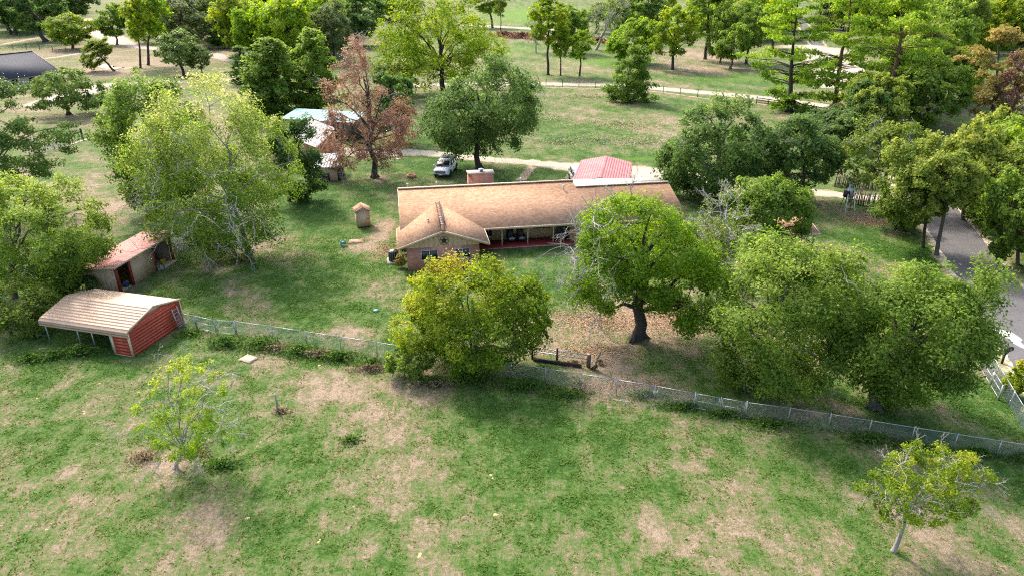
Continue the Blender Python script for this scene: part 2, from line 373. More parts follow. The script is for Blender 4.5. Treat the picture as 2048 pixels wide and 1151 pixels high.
LUSH = [(10.89, 444.23, 27.2, 86.2, 1), (32.18, 212.78, 8.9, 10.2, 0.6), (54.88, 177.96, 11.3, 5.4, 0.6), (-39.33, 231.14, 9.7, 21.0, 0.5), (110.76, 444.23, 36.3, 75.4, 1), (18.62, 97.94, 4.4, 1.2, 0.6), (-209.13, 315.16, 13.0, 21.9, 0.6),
 (23.5, 215.23, 7.5, 13.1, 0.4), (-11.79, 41.54, 0.0, 0.0, 0), (-2.4, 246.2, 10.3, 20.3, 0.5), (2.42, 89.41, 5.4, 2.0, 0.35)]
def dry_at(x, y):
    # mown streaks run down and to the right across the pasture
    u = x * .80 + y * .60; w = -x * .60 + y * .80
    d = .385 - .03 * np.clip((y - 45) / 15, 0, 1) + .09 * np.clip((y - 100) / 25, 0, 1) + .10 * np.clip((-x - 34) / 12, 0, 1) * np.clip((y - 58) / 10, 0, 1) + (fbm(u * .30 + 3, w * .07 + 9, 4) - .5) * .8 + (fbm(x * .12, y * .12, 4) - .5) * .4 + (fbm(x * .7 + 31, y * .7 + 7, 3) - .5) * .75
    for px, py, rx, ry, v in PATCH:
        d = d + .55 * v * np.exp(-((x - px) / rx) ** 2 - ((y - py) / ry) ** 2)
    return np.clip(d, 0, 1)
def lush_at(x, y):
    d = np.zeros_like(x)
    for px, py, rx, ry, v in LUSH:
        d = d + v * np.exp(-((x - px) / rx) ** 2 - ((y - py) / ry) ** 2)
    return np.clip(d, 0, 1)
def coords(lo, hi, a, b, step, g):
    c = list(np.arange(a, b, step)); s = step; x = b
    while x < hi: c.append(x); s *= g; x += s
    c.append(hi); s = step; x = a - step; left = []
    while x > lo: left.append(x); s *= g; x -= s
    left.append(lo)
    return np.array(left[::-1] + c)
gx = coords(-3000, 3000, -46, 46, .42, 1.05); gy = coords(-60, 5000, 18, 100, .42, 1.03)
GX, GY = np.meshgrid(gx, gy)
gm = MB(); ny, nx = GX.shape
gi = (np.arange(ny - 1)[:, None] * nx + np.arange(nx - 1)[None])
gm.v.append(np.stack([GX, GY, np.zeros_like(GX)], -1).reshape(-1, 3))
gm.f.append(np.stack([gi, gi + 1, gi + nx + 1, gi + nx], -1).reshape(-1, 4)); gm.t.append(np.zeros(gi.size)); gm.n = GX.size
ground = struct('ground', gm, M['ground'])
for nm, fn in (('dry', dry_at), ('lush', lush_at)):
    at = ground.data.attributes.new(nm, 'FLOAT', 'POINT'); at.data.foreach_set('value', fn(GX, GY).reshape(-1).astype(np.float32))

def strip(name, pts, widths, mat, z=.012, jitter=.18, seed=1, step=.8, cols=7):
    """a ribbon of ground surface along a line, with uneven edges"""
    rng = np.random.default_rng(seed); pts = np.asarray(pts, float); widths = np.asarray(widths, float)
    seg = np.r_[0, np.cumsum(np.linalg.norm(np.diff(pts, axis=0), axis=1))]
    n = max(6, int(seg[-1] / step)); t = np.linspace(0, seg[-1], n)
    x = np.interp(t, seg, pts[:, 0]); y = np.interp(t, seg, pts[:, 1]); w = np.interp(t, seg, widths) / 2
    k = max(1, int(3 / step)); ker = np.ones(2 * k + 1) / (2 * k + 1)
    x = np.convolve(np.pad(x, k, 'edge'), ker, 'valid'); y = np.convolve(np.pad(y, k, 'edge'), ker, 'valid')
    d = np.stack([np.gradient(x), np.gradient(y)], -1); d /= np.linalg.norm(d, axis=1)[:, None]; nrm = np.stack([-d[:, 1], d[:, 0]], -1)
    s = np.linspace(-1, 1, cols); jl = rng.normal(0, jitter, n); jr = rng.normal(0, jitter, n)
    P = np.zeros((n, cols, 3)); 
    for j, q in enumerate(s):
        ww = q * w + (jl if q < -.9 else jr if q > .9 else 0)
        P[:, j, 0] = x + nrm[:, 0] * ww; P[:, j, 1] = y + nrm[:, 1] * ww; P[:, j, 2] = z
    m = MB(); i = np.arange(n - 1)[:, None] * cols + np.arange(cols - 1)[None]
    m.v.append(P.reshape(-1, 3)); m.f.append(np.stack([i, i + cols, i + cols + 1, i + 1], -1).reshape(-1, 4)[:, ::-1]); m.t.append(np.zeros(i.size)); m.n = n * cols
    o = struct(name, m, mat)
    at = o.data.attributes.new('edge', 'FLOAT', 'POINT'); at.data.foreach_set('value', np.tile(np.abs(s), n).astype(np.float32))
    return o
def road_x(y): return 42.5 + .333 * (y - 62.5)
ys = np.r_[np.arange(12, 130, 6), np.arange(130, 420, 30)]
strip('road_edge', [(road_x(y) + 2.1, y) for y in ys], [6.6] * len(ys), M['road_edge'], .008, .22, 3, .5)
strip('road', [(road_x(y) + 2.15, y) for y in ys], [4.7] * len(ys), M['asphalt'], .016, .05, 4, .5)
strip('driveway', [(-29.33, 103.4), (-25.23, 102.14), (-19.83, 101.52), (-14.66, 102.14), (-8.8, 99.7), (-1.73, 97.08), (3.98, 95.4), (8.77, 93.24), (13.48, 91.93), (18.02, 90.4), (21.1, 88.92), (30.17, 83.84), (39.06, 80.86), (42.18, 79.64), (46.62, 78.85), (49.79, 78.06)],
      [5, 5, 5, 4, 3, 3, 3.2, 5, 8, 7.5, 6.5, 3.5, 3, 2.6, 3, 4], M['gravel'], .012, .3, 5)
strip('carport_pad', [(10.0, 77), (11.5, 90)], [8.5, 8.0], M['gravel'], .02, .3, 6)
strip('walkway', [(3.1, 94.31), (2.11, 90.66), (1.04, 86.08)], [1.5, 1.4, 1.4], M['dirt'], .02, .12, 7, .4)
strip('gravel_lane', [(-26.5, 166.57), (-8.91, 169.68), (8.19, 169.68), (21.0, 168.11), (31.07, 164.31), (40.22, 158.54), (49.69, 152.49), (56.62, 147.46), (62.21, 140.47), (67.8, 135.1)], [5.5] * 10, M['gravel'], .012, .2, 8, 1.0)
strip('left_lane', [(-240.37, 407.45), (-198.07, 346.11), (-167.6, 300.43), (-144.07, 266.95), (-126.28, 251.1), (-108.22, 241.49), (-98.5, 234.01), (-82.99, 214.0)], [13, 14, 12, 10, 7, 6, 6, 6], M['gravel_red'], .012, .5, 9, 1.5)
strip('left_road', [(-96.29, 138.82), (-96.97, 149.94), (-95.71, 166.57), (-87.92, 171.28), (-76.79, 173.73), (-67.85, 176.24), (-58.4, 177.96)], [7, 8, 11, 7, 6, 6, 6], M['gravel_red'], .016, .4, 10, 1.5)
strip('sandy_wash', [(-121.63, 208.03), (-109.98, 197.0), (-104.63, 200.19)], [3, 6, 3], M['gravel'], .02, 1.2, 11, 1.5)
strip('field_track', [(22.08, 194.93), (35.94, 191.89)], [.1, .1], M['dirt'], .006, .01, 12, 1.5)
strip('far_gravel_road', [(-23.33, 362.2), (-5.7, 346.11), (10.65, 337.1), (24.13, 331.34)], [12] * 4, M['gravel'], .012, .5, 13, 4)
strip('gravel_lot', [(103.29, 263.26), (105.44, 246.2), (94.67, 205.73), (76.18, 160.66)], [14, 22, 18, 14], M['gravel'], .022, 1.5, 14, 3)
strip('pale_track', [(-70.0, 103.09), (-69.45, 108.04), (-68.47, 114.59), (-67.3, 121.04)], [.7] * 4, M['gravel'], .012, .1, 15, 1)
strip('lane_footpath', [(7.13, 164.31), (21.45, 162.1), (31.31, 159.24), (38.64, 151.85), (43.61, 146.25)], [.9] * 5, M['dirt'], .012, .15, 16, 1)
strip('far_left_track', [(-186.88, 263.26), (-191.26, 293.55), (-194.34, 305.19)], [3] * 3, M['dirt'], .012, .3, 17, 2)
strip('far_left_path', [(-144.58, 220.3), (-142.37, 225.59), (-141.76, 236.95)], [2] * 3, M['gravel'], .012, .2, 18, 2)
# pale splash on the road near the mailbox
sp = MB(); rng = np.random.default_rng(5); k = 26
ang = np.arange(k) * 2 * math.pi / k; rr = 1 + .28 * np.sin(ang * 3 + 1) + rng.normal(0, .12, k)
cxy = (37.42, 44.94)
sp.add(np.c_[cxy[0] + .55 * rr * np.cos(ang), cxy[1] + 1.5 * rr * np.sin(ang), np.full(k, .024)], [tuple(range(k))])
struct('road_splash', sp, M['white'])

# ------------------------------------------------------------------ grass, weeds, litter
def in_house(x, y):
    return ((x > -11) & (x < 22) & (y > 57) & (y < 74)) | ((x > -35) & (x < -26) & (y > 41.5) & (y < 49.5)) | ((x > -37) & (x < -31.5) & (y > 51.5) & (y < 62))
def tufts(name, n, x0, x1, y0, y1, h0, h1, seed, power=1.0, mat='grass_blade', wide=.035, dens=None, blades=3):
    rng = np.random.default_rng(seed)
    x = rng.uniform(x0, x1, n); y = y0 + (y1 - y0) * rng.random(n) ** power
    d = dry_at(x, y); keep = (rng.random(n) > d * 1.5 - .2) & ~in_house(x, y) & (x < road_x(y) - 1.4) & (np.abs(x) < 8 + y * .86)
    if dens is not None: keep &= rng.random(n) < dens(x, y)
    x, y, d = x[keep], y[keep], d[keep]; n = len(x)
    vs_, ts = [], []
    g = fbm(x * .3, y * .3, 3)
    for b in range(blades):
        a = rng.uniform(0, 2 * math.pi, n); hh = rng.uniform(h0, h1, n) * (.7 + .6 * g); w = wide * rng.uniform(.7, 1.5, n)
        ox = x + rng.normal(0, .07, n); oy = y + rng.normal(0, .07, n); ln = hh * rng.uniform(.8, 2.2, n)
        c, s_ = np.cos(a), np.sin(a)
        p0 = np.stack([ox - s_ * w, oy + c * w, np.zeros(n)], -1); p1 = np.stack([ox + s_ * w, oy - c * w, np.zeros(n)], -1)
        p2 = np.stack([ox + c * ln, oy + s_ * ln, hh], -1)
        vs_.append(np.stack([p0, p1, p2], 1)); ts.append(np.clip(.34 + .36 * rng.random(n) + d * .5, 0, 1))
    m = MB(); m.quads(np.concatenate(vs_), np.concatenate(ts))
    o = obj(name, m, M[mat]); o['kind'] = 'stuff'; return o
tufts('grass', 230000, -46, 46, 19, 66, .04, .11, 21, .8, dens=lambda x, y: np.clip((fbm(x * 1.7, y * 1.7, 3) - .40) * 5, 0, 1))
def blob_d(lst):
    def f(x, y):
        d = np.zeros_like(x)
        for a, b, r, s_ in lst: d = np.maximum(d, np.exp(-(((x - a) / r) ** 2 + ((y - b) / s_) ** 2) ** 1.5))
        return d
    return f
def leaf_stuff(name, centres, n, size, mat, seed, hmax):
    """low rank growth: small leaves spread through mounds (x, y, rx, ry, height)"""
    rng = np.random.default_rng(seed); q, t = [], []
    ar = np.array([c[2] * c[3] for c in centres]); ar = ar / ar.sum()
    for c, w in zip(centres, ar):
        m = int(n * w) + 20
        r = np.abs(rng.normal(0, .52, m)); a = rng.uniform(0, 2 * math.pi, m)
        x = c[0] + c[2] * r * np.cos(a); y = c[1] + c[3] * r * np.sin(a)
        hh = c[4] * (.35 + .9 * fbm(x * 1.3, y * 1.3, 3)) * np.sqrt(np.clip(1.15 - r, 0, 1))
        z = hh * rng.random(m) ** .6
        P = np.stack([x, y, z], -1); N = rng.normal(0, 1, (m, 3)) * (1 if hmax else .35); N[:, 2] += 1.0
        q.append(leaf_quads(P, N, size * rng.uniform(.6, 1.4, m), rng)); t.append(np.clip(rng.random(m) * .6 + .35 * fbm(x * .7, y * .7, 2), 0, 1))
    m = MB(); m.quads(np.concatenate(q), np.concatenate(t)); o = obj(name, m, mat); o['kind'] = 'stuff'; return o
def leaf_quads(P, N, s, rng, aspect=1.7):
    N = N / (np.linalg.norm(N, axis=1)[:, None] + 1e-9)
    R = rng.normal(0, 1, P.shape); U = np.cross(N, R); U /= np.linalg.norm(U, axis=1)[:, None] + 1e-9; V = np.cross(N, U)
    a = (s * .5)[:, None] * U; b = (s * .5 / aspect)[:, None] * V
    k = (s * .12)[:, None] * N
    return np.stack([P - a - k, P - b, P + a - k, P + b], 1)
WEEDS = [(*(-21.08, 43.66), 2.0, 1.0, .7), (*(-18.43, 43.44), 2.2, 1.2, .8), (*(-15.27, 42.58), 2.0, .9, .8), (*(-12.19, 41.74), 2.2, .8, .7), (*(-9.73, 40.87), 1.6, .8, .7), (*(-24.36, 45.33), 1.2, .9, .4),
         (*(-32.61, 42.09), 1.8, .9, .7), (*(-30.81, 42.37), 1.8, .9, .9), (*(-34.04, 41.54), 1.6, .9, .6), (*(-5.48, 38.64), 1.6, .7, .7), (*(-2.47, 38.64), 2.4, .9, .8), (*(0.86, 38.04), 2.6, .9, .6),
         (*(3.44, 37.16), 2.0, .8, .4), (*(10.89, 35.77), 2.0, .7, .5), (*(13.19, 34.97), 2.0, .7, .5), (*(15.62, 33.95), 2.0, .8, .5), (*(20.99, 32.5), 2.2, .8, .6), (*(22.96, 31.8), 1.6, .7, .5), (*(26.64, 31.22), 2.6, .8, .6), (*(28.56, 30.7), 1.6, .8, .6),
         (*(-0.87, 42.94), 1.5, .6, .5), (*(-16.25, 30.27), 1.6, .8, .25), (*(-9.5, 32.5), .9, .6, .25), (*(8.62, 37.16), 1.5, .6, .4)]
wm = leaf('weed_leaf', [(0, (.04,.095,.018)), (.5, (.10,.19,.03)), (.85, (.19,.29,.05)), (1, (.32,.30,.10))], .5)
leaf_stuff('weeds', WEEDS, 17000, .17, wm, 31, 1)
DRYW = [(*(-16.82, 42.94), 1.6, .6, .7), (*(-13.7, 42.09), 2.0, .6, .8), (*(-9.78, 40.21), 1.8, .6, .6), (*(-20.74, 30.91), 1.2, .8, .4), (*(-18.1, 31.35), 1.1, .7, .35), (*(4.4, 41.0), 1.2, .5, .4), (*(-5.11, 38.34), 1.8, .8, .5), (*(6.15, 41.0), .7, .4, .4), (*(-25.35, 59.85), 1.5, .9, .2), (*(-14.34, 35.39), .9, .5, .25)]
leaf_stuff('dry_weeds', DRYW, 3600, .15, leaf('dry_weed_leaf', [(0, (.13,.10,.05)), (.5, (.27,.20,.11)), (1, (.42,.33,.18))], .3), 32, 1)
LITTER = [(*(6.92, 47.61), 6.5, 3.6, .05), (*(13.22, 47.61), 6, 4, .05), (*(7.5, 38.34), 5.5, 1.2, .04), (*(19.42, 42.94), 5, 4, .05), (*(-12.49, 62.39), 1.6, 3.4, .04), (*(5.65, 42.94), 5, 2, .04), (*(39.41, 71.26), 5, 3, .05)]
leaf_stuff('leaf_litter', LITTER, 30000, .14, M['leaf_litter'], 33, 0)
FIELD = [(*(7.65, 108.39), 9, 4.0, .22), (*(14.23, 110.15), 10, 5.0, .25), (*(21.2, 108.39), 8, 6, .3), (*(5.13, 126.33), 9, 6, .2), (*(15.72, 150.57), 12, 5, .2), (*(19.15, 121.89), 12, 8, .2)]
leaf_stuff('field_weeds', FIELD, 5000, .3, M['leaf_weedgrey'], 34, 1)
REDB = [(*(-2.86, 295.81), 8, 3, 2.6), (*(4.19, 289.13), 8, 3, 2.6), (*(9.97, 282.74), 6, 3, 2.2), (*(32.06, 270.74), 8, 3, 2.2), (*(54.34, 109.44), 3, 2, 1.6), (*(64.03, 137.2), 2, 1.5, 1.5)]
leaf_stuff('reddish_brush', REDB, 4200, .7, M['leaf_rust'], 35, 1)

# ------------------------------------------------------------------ trees
def fbm3(p):
    return np.stack([fbm(p[:, 0] + p[:, 2] * .7 + 9.1 * k, p[:, 1] - p[:, 2] * .8 + 3.7 * k, 3) for k in range(3)], -1)
def unit(v): return v / (np.linalg.norm(v, axis=-1, keepdims=True) + 1e-9)
def curve(p, q, bow, n, rng, wob=.04):
    t = np.linspace(0, 1, n)[:, None]; p = np.asarray(p, float); q = np.asarray(q, float); L = np.linalg.norm(q - p)
    c = (1 - t) * p + t * q + np.array((0, 0, 1.)) * bow * L * (4 * t * (1 - t))
    w = rng.normal(0, wob * L, (n, 3)); w[0] = 0; w[-1] = 0
    return c + w
def fork(mb, p, d, L, r, depth, rng, droop=0.0, k=3):
    """leafless twig that forks"""
    p = np.asarray(p, float); d = unit(np.asarray(d, float))
    q = p + d * L + np.array((0, 0, -droop * L)); n = 4 if depth > 1 else 3
    mb.tube(curve(p, q, rng.normal(0, .06), n, rng, .05), np.linspace(r, r * .55, n), k, cap=False)
    if depth <= 0: return
    for i in range(rng.integers(2, 4)):
        e = unit(d + rng.normal(0, .55, 3)); s = p + (q - p) * rng.uniform(.55, 1)
        fork(mb, s, e, L * rng.uniform(.5, .8), r * .6, depth - 1, rng, droop, k)
def tree_mesh(name, seed, cx, cz, R, Rz, r0, style='broad', nclump=90, nleaf=9000, size=.3, bark_m='bark', leaf_m='leaf_mid', ry=None,
              flat=.75, shell=.72, clump_r=.2, bare_len=(.16, .30), tops=.25, limbs=9, bare=0, bare_r=.03, low=-.75, kb=4, droop=0.0, lobes=7, lean=None, twigs=1.0, hero_=False, stem=.35, subs=None, hue=None, bare_zone=None):
    """trunk with limbs running out to leaf clumps; returns (trunk mesh, crown mesh, dead branch mesh or None)"""
    rng = np.random.default_rng(seed); ry = (.78 * R if hero_ else R) if ry is None else ry
    C = np.array((cx, 0, cz)); top = cz + Rz
    if style == 'broad':
        out = []
        sub = [(np.zeros(3), .72)] if subs is None else []
        if subs is None:
            g0 = rng.uniform(0, 6.28)
            for i in range(lobes):
                el = rng.uniform(-.55, .75); az = g0 + i * 2.4 + rng.normal(0, .25); q = rng.uniform(.38, .56)
                sub.append((np.array((math.cos(az) * math.cos(el), math.sin(az) * math.cos(el), math.sin(el))) * (1.02 - q), q))
        else:
            sub = [(np.array(q[:3], float), q[3]) for q in subs]
        sc_, sr_ = np.array([q[0] for q in sub]), np.array([q[1] for q in sub]); sw = sr_ ** 2 / (sr_ ** 2).sum()
        while len(out) < nclump:
            i = int(rng.choice(len(sub), p=sw)); d = unit(rng.normal(0, 1, 3))
            p = sc_[i] + d * sr_[i] * (rng.uniform(.82, 1.0) if rng.random() < shell else rng.uniform(.3, .82))
            if p[2] < low * .8 or (p[2] < -.4 and low > -.9 and rng.random() < .3): continue
            if np.any((np.linalg.norm(p - sc_, axis=1) < sr_ * .72)) and rng.random() < .8: continue
            out.append(C + p * np.array((R, ry, Rz)))
        cl = np.array(out); cr = np.full(len(cl), (R * R * max(Rz, .5 * R)) ** (1 / 3) * clump_r) * rng.uniform(.5, 1.45, len(cl)); fl = np.full(len(cl), flat)
    else:
        out, cr, fl = [], [], []
        tiers = max(6, int(2 * Rz / (.9 if style == 'cone' else 1.7)))
        for i in range(tiers):
            t = (i + rng.uniform(-.3, .3)) / (tiers - 1); t = min(1, max(0, t)); z = cz - Rz + 2 * Rz * t
            if style == 'cone': pr = R * (1 - t) ** .48 * (1 if t > .12 else .75 + 2 * t)
            else: pr = R * (math.sin(math.pi * (.16 + .80 * t)) ** .8) * rng.uniform(.6, 1.05)
            nl = max(3, int((5 if style == 'cone' else 4.3) * (1 - .4 * t))); a0 = rng.uniform(0, 6.28)
            for j in range(nl):
                a = a0 + j * 6.283 / nl + rng.normal(0, .3); L = pr * rng.uniform(.65, 1.1)
                for s_ in ((.45, .75, 1.0) if style == 'cone' else (.4, .62, .82, 1.0)):
                    if style != 'cone' and rng.random() < .12: continue
                    x = cx * (z / max(top, 1)) + math.cos(a) * L * s_; y = math.sin(a) * L * s_ * (ry / R)
                    zz = z + (L * s_ * (.10 if style == 'cone' else .16) - droop * L * s_ * s_) + rng.normal(0, .12)
                    out.append((x + rng.normal(0, .12 * R * .5), y + rng.normal(0, .12 * R * .5), zz)); cr.append((.20 * R if style == 'cone' else .19 * R) * rng.uniform(.7, 1.25)); fl.append(flat)
        out.append((cx, 0, top)); cr.append(.12 * R); fl.append(1.2)
        cl = np.array(out); cr = np.array(cr); fl = np.array(fl)
    for ax_, (c0, r_) in enumerate(((cx, R), (0, ry))):
        lo_, hi_ = np.min(cl[:, ax_] - .55 * cr), np.max(cl[:, ax_] + .55 * cr)
        if style in ('broad', 'cone') or ax_: cl[:, ax_] = c0 - r_ + (cl[:, ax_] - lo_) / (hi_ - lo_) * 2 * r_
        else: cl[:, 0] = cl[:, 0] * 2 * r_ / (hi_ - lo_)
    zlo, zhi = np.min(cl[:, 2] - .4 * cr * fl), np.max(cl[:, 2] + .5 * cr * fl); cl[:, 2] = max(cz - Rz, .25) + (cl[:, 2] - zlo) / (zhi - zlo) * (cz + Rz - max(cz - Rz, .25))
    n = len(cl)
    # trunk
    tm = MB(); k = 8 if r0 > .25 else 6
    tt = np.linspace(0, 1, 7); th = max(.3 * cz, cz + Rz * (stem if style == 'broad' else .93))
    wob = rng.normal(0, r0 * .5, (7, 2)); wob[0] = 0
    tp = np.c_[cx * tt ** 1.3 * (.75 if style == 'broad' else 1) + wob[:, 0], wob[:, 1], th * tt]
    tr = r0 * (1 - tt * (.72 if style == 'broad' else .86)); tr[0] *= 1.35
    tm.tube(np.insert(tp, 1, tp[0] + (tp[1] - tp[0]) * .12, 0), np.insert(tr, 1, r0 * 1.02), k)
    for a in rng.uniform(0, 6.28, 4 if r0 > .3 else 0):  # root flare
        tm.tube([(math.cos(a) * r0 * .6, math.sin(a) * r0 * .6, r0 * 1.6), (math.cos(a) * r0 * 1.25, math.sin(a) * r0 * 1.25, r0 * .35), (math.cos(a) * r0 * 2.1, math.sin(a) * r0 * 2.1, -.05)], [r0 * .4, r0 * .34, r0 * .12], 5)
    def trunk_at(z): return np.array([np.interp(z, tp[:, 2], tp[:, 0]), np.interp(z, tp[:, 2], tp[:, 1]), z]), np.interp(z, tp[:, 2], tr)
    nodes, nr = [], []
    if style == 'broad':
        # main limbs go to well spread clumps, the others hang on their nearest limb
        pick = [int(rng.integers(n))]
        dd = np.linalg.norm(cl - cl[pick[0]], axis=1)
        while len(pick) < min(limbs, n):
            j = int(np.argmax(dd * rng.uniform(.7, 1, n))); pick.append(j); dd = np.minimum(dd, np.linalg.norm(cl - cl[j], axis=1))
        z0 = max(.18 * top, cz - Rz * .95)
        for j in pick:
            zb = min(th * .97, z0 + (th - z0) * np.clip((cl[j][2] - (cz - Rz)) / (2 * Rz), 0, 1) * rng.uniform(.35, .8))
            b, br = trunk_at(zb); pts = curve(b, cl[j], rng.uniform(.03, .16), 6, rng, .035); rr = np.linspace(br * .52, max(.018, r0 * .06), 6)
            tm.tube(pts, rr, 5, cap=False); nodes.append(pts[1:]); nr.append(rr[1:])
        nodes.append(tp[3:]); nr.append(tr[3:]); nodes = np.concatenate(nodes); nr = np.concatenate(nr)
        for i in range(n):
            if i in pick or rng.random() > twigs: continue
            v = np.linalg.norm(nodes - cl[i], axis=1) + .6 * np.clip(nodes[:, 2] - cl[i][2], 0, None); j = int(np.argmin(v))
            tm.tube(curve(nodes[j], cl[i], rng.uniform(0, .12), 4, rng, .05), np.linspace(min(nr[j] * .6, r0 * .22), .014, 4), kb, cap=False)
    else:
        for i in range(n - 1):
            h = math.hypot(cl[i][0] - cx * cl[i][2] / max(top, 1), cl[i][1]); zb = min(th * .98, max(.1 * top, cl[i][2] - h * (.12 if style == 'cone' else .10)))
            b, br = trunk_at(zb)
            tm.tube(curve(b, cl[i], -.02 if style == 'cone' else .05, 4, rng, .02), np.linspace(max(.02, br * .3), .015, 4), kb, cap=False)
    # leaves
    w = cr ** 2; w = w / w.sum(); cnt = np.maximum(3, (w * nleaf).astype(int)); idx = np.repeat(np.arange(n), cnt); m = len(idx)
    dirs = unit(rng.normal(0, 1, (m, 3))); f = rng.random(m) ** .55 * np.where(rng.random(m) < .10, rng.uniform(1.0, 1.5, m), 1.0)
    off = dirs * f[:, None] * cr[idx][:, None]; off[:, 2] *= fl[idx]
    if style == 'tier': off[:, 2] += np.abs(off[:, 2]) * .3
    P = cl[idx] + off
    P += (fbm3(P * 1.1 / max(R, 2) * 4) - .5) * (.22 * R)
    outw = unit(P - C); N = outw * .25 + dirs * .5 + np.array((0, 0, .2)) + rng.normal(0, .8, (m, 3)) if style == 'tier' else outw * .45 + dirs * .35 + np.array((0, 0, .55)) + rng.normal(0, .55, (m, 3))
    S = size * rng.uniform(.6, 1.4, m)
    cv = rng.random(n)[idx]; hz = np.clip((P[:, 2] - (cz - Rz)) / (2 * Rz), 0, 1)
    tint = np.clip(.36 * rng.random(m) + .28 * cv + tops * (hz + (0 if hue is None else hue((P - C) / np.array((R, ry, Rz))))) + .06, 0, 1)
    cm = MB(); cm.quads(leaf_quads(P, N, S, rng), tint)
    bm_ = None
    if bare:
        bm_ = MB()
        if bare_zone is None:
            cand = rng.choice(n, min(bare, n), replace=False)
        else:
            sc_ = bare_zone(cl) + rng.normal(0, .12, n); cand = np.argsort(-sc_)[:bare]
        for i in cand:
            d = unit(cl[i] - C + rng.normal(0, .3, 3) * R); fork(bm_, cl[i] - d * cr[i] * .8, d, R * rng.uniform(*bare_len), bare_r, 3, rng, .08)
    B = M[bark_m]
    return (tm.mesh('trunk', B, True), cm.mesh('crown', M[leaf_m]), bm_.mesh('dead_branches', M['dead_wood']) if bm_ else None)
def put_tree(name, label, meshes, loc, cat='tree', rot=0, group=None, scale=None, lean=0, leaf_m=None):
    t = thing(name, label, cat, loc, rot, group)
    if scale: t.scale = scale
    if lean: t.rotation_euler = (0, lean, 0)
    for nm, me in zip(('trunk', 'crown', 'dead_branches'), meshes):
        if me is None: continue
        o = link(nm, me, t)
        if nm == 'dead_branches': o['kind'] = 'stuff'
        if nm == 'crown':
            if rot and lean: o.rotation_euler = (0, 0, rot)
            if leaf_m:
                o.material_slots[0].link = 'OBJECT'; o.material_slots[0].material = M[leaf_m]
    return t
def hero(name, label, T, seed, r0, cat='tree', **kw):
    X, Y, cx, cz, R, Rz = T
    return put_tree(name, label, tree_mesh(name, seed, cx, cz, R, Rz, r0, hero_=True, **kw), (X, Y), cat)

# ---- the trees that stand alone
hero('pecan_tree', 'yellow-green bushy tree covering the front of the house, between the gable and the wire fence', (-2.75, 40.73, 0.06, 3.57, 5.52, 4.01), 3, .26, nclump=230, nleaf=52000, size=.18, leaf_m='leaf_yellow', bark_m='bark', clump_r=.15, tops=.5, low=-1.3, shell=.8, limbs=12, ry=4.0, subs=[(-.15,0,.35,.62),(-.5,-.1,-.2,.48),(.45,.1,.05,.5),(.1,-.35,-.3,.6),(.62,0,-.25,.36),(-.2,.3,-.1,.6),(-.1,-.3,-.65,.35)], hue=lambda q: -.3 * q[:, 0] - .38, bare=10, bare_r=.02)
hero('oak_tree', 'big oak with thick dark trunk and bleached dead limbs in front of the porch', (9.36, 44.71, 0.68, 6.44, 6.11, 4.7), 8, .50, nclump=230, nleaf=56000, size=.19, leaf_m='leaf_fresh', bark_m='bark_dark', clump_r=.15, tops=.3, low=-1.2, shell=.75, limbs=14, subs=[(-.32,0,.32,.6),(.52,-.2,-.35,.46),(-.58,0,-.22,.40),(.05,.1,-.1,.55),(.1,-.2,.1,.5)], bare=44, bare_r=.055, bare_len=(.16, .34), ry=4.6,
     bare_zone=lambda c: -c[:, 0] * .09 + .2 * np.sin(c[:, 2] * 3 + c[:, 1]))
hero('oak_tree', 'lumpy pale green tree right of the big dead-limbed oak, grey stump-like trunk', (15.75, 37.86, 1.44, 4.84, 5.33, 5.62), 14, .34, nclump=210, nleaf=60000, size=.18, leaf_m='leaf_mid', bark_m='bark', clump_r=.165, tops=.30, low=-.8, shell=.8, limbs=12, bare=6, bare_r=.02)
hero('elm_tree', 'broad rounded green tree beside the road at the right, near the mailbox', (22.79, 35.77, 1.29, 4.1, 4.86, 5.97), 23, .32, nclump=230, nleaf=60000, size=.18, leaf_m='leaf_mid', bark_m='bark', clump_r=.16, tops=.28, low=-.9, shell=.85, limbs=12)
hero('hackberry_tree', 'small sparse tree with grey trunk and bright green leaf tufts, lower left pasture', (-18.61, 30.06, 1.02, 3.77, 2.89, 2.83), 31, .13, nclump=110, nleaf=7500, size=.12, leaf_m='leaf_fresh', bark_m='bark_grey', clump_r=.10, tops=.5, low=-1, stem=-.7, shell=.8, limbs=13, bare=40, bare_r=.022, bare_len=(.2,.42), flat=.6)
hero('hackberry_tree', 'small yellowing tree with pale trunk standing alone in the lower right pasture', (18.09, 24.07, 0.36, 4.18, 2.67, 2.03), 37, .12, nclump=260, nleaf=17000, size=.10, leaf_m='leaf_yellow', bark_m='bark_grey', clump_r=.095, tops=.35, low=-.75, shell=.75, stem=-.3, limbs=16, bare=25, bare_r=.014, bare_len=(.14,.3), hue=lambda q: 0 * q[:, 0] - .1)
hero('pecan_tree', 'large mottled pale-leaved tree with bare grey branches left of the small tan shed', (-25.54, 61.48, -2.35, 8.16, 8.47, 8.27), 41, .30, nclump=300, nleaf=56000, size=.22, leaf_m='leaf_pale', bark_m='bark_grey', clump_r=.13, tops=.5, low=-1.5, subs=[(-.1,0,.42,.58),(-.5,0,-.05,.5),(.45,0,0,.52),(0,-.3,-.35,.6),(.38,-.35,-.62,.38),(-.4,-.2,-.6,.42),(.1,-.4,-.82,.32)], hue=lambda q: -.14 + 0 * q[:, 0], shell=.75, limbs=14, bare=36, bare_r=.045, bare_len=(.16, .3), bare_zone=lambda c: -c[:, 1] * .08 - np.abs(c[:, 2] - 7) * .05)
hero('elm_tree', 'dense even green tree behind the mottled pale tree on the left', (-40.06, 73.82, 1.07, 8.49, 5.49, 7.68), 43, .3, nclump=170, nleaf=34000, size=.27, leaf_m='leaf_mid', clump_r=.18, tops=.15, low=-.9, shell=.85)
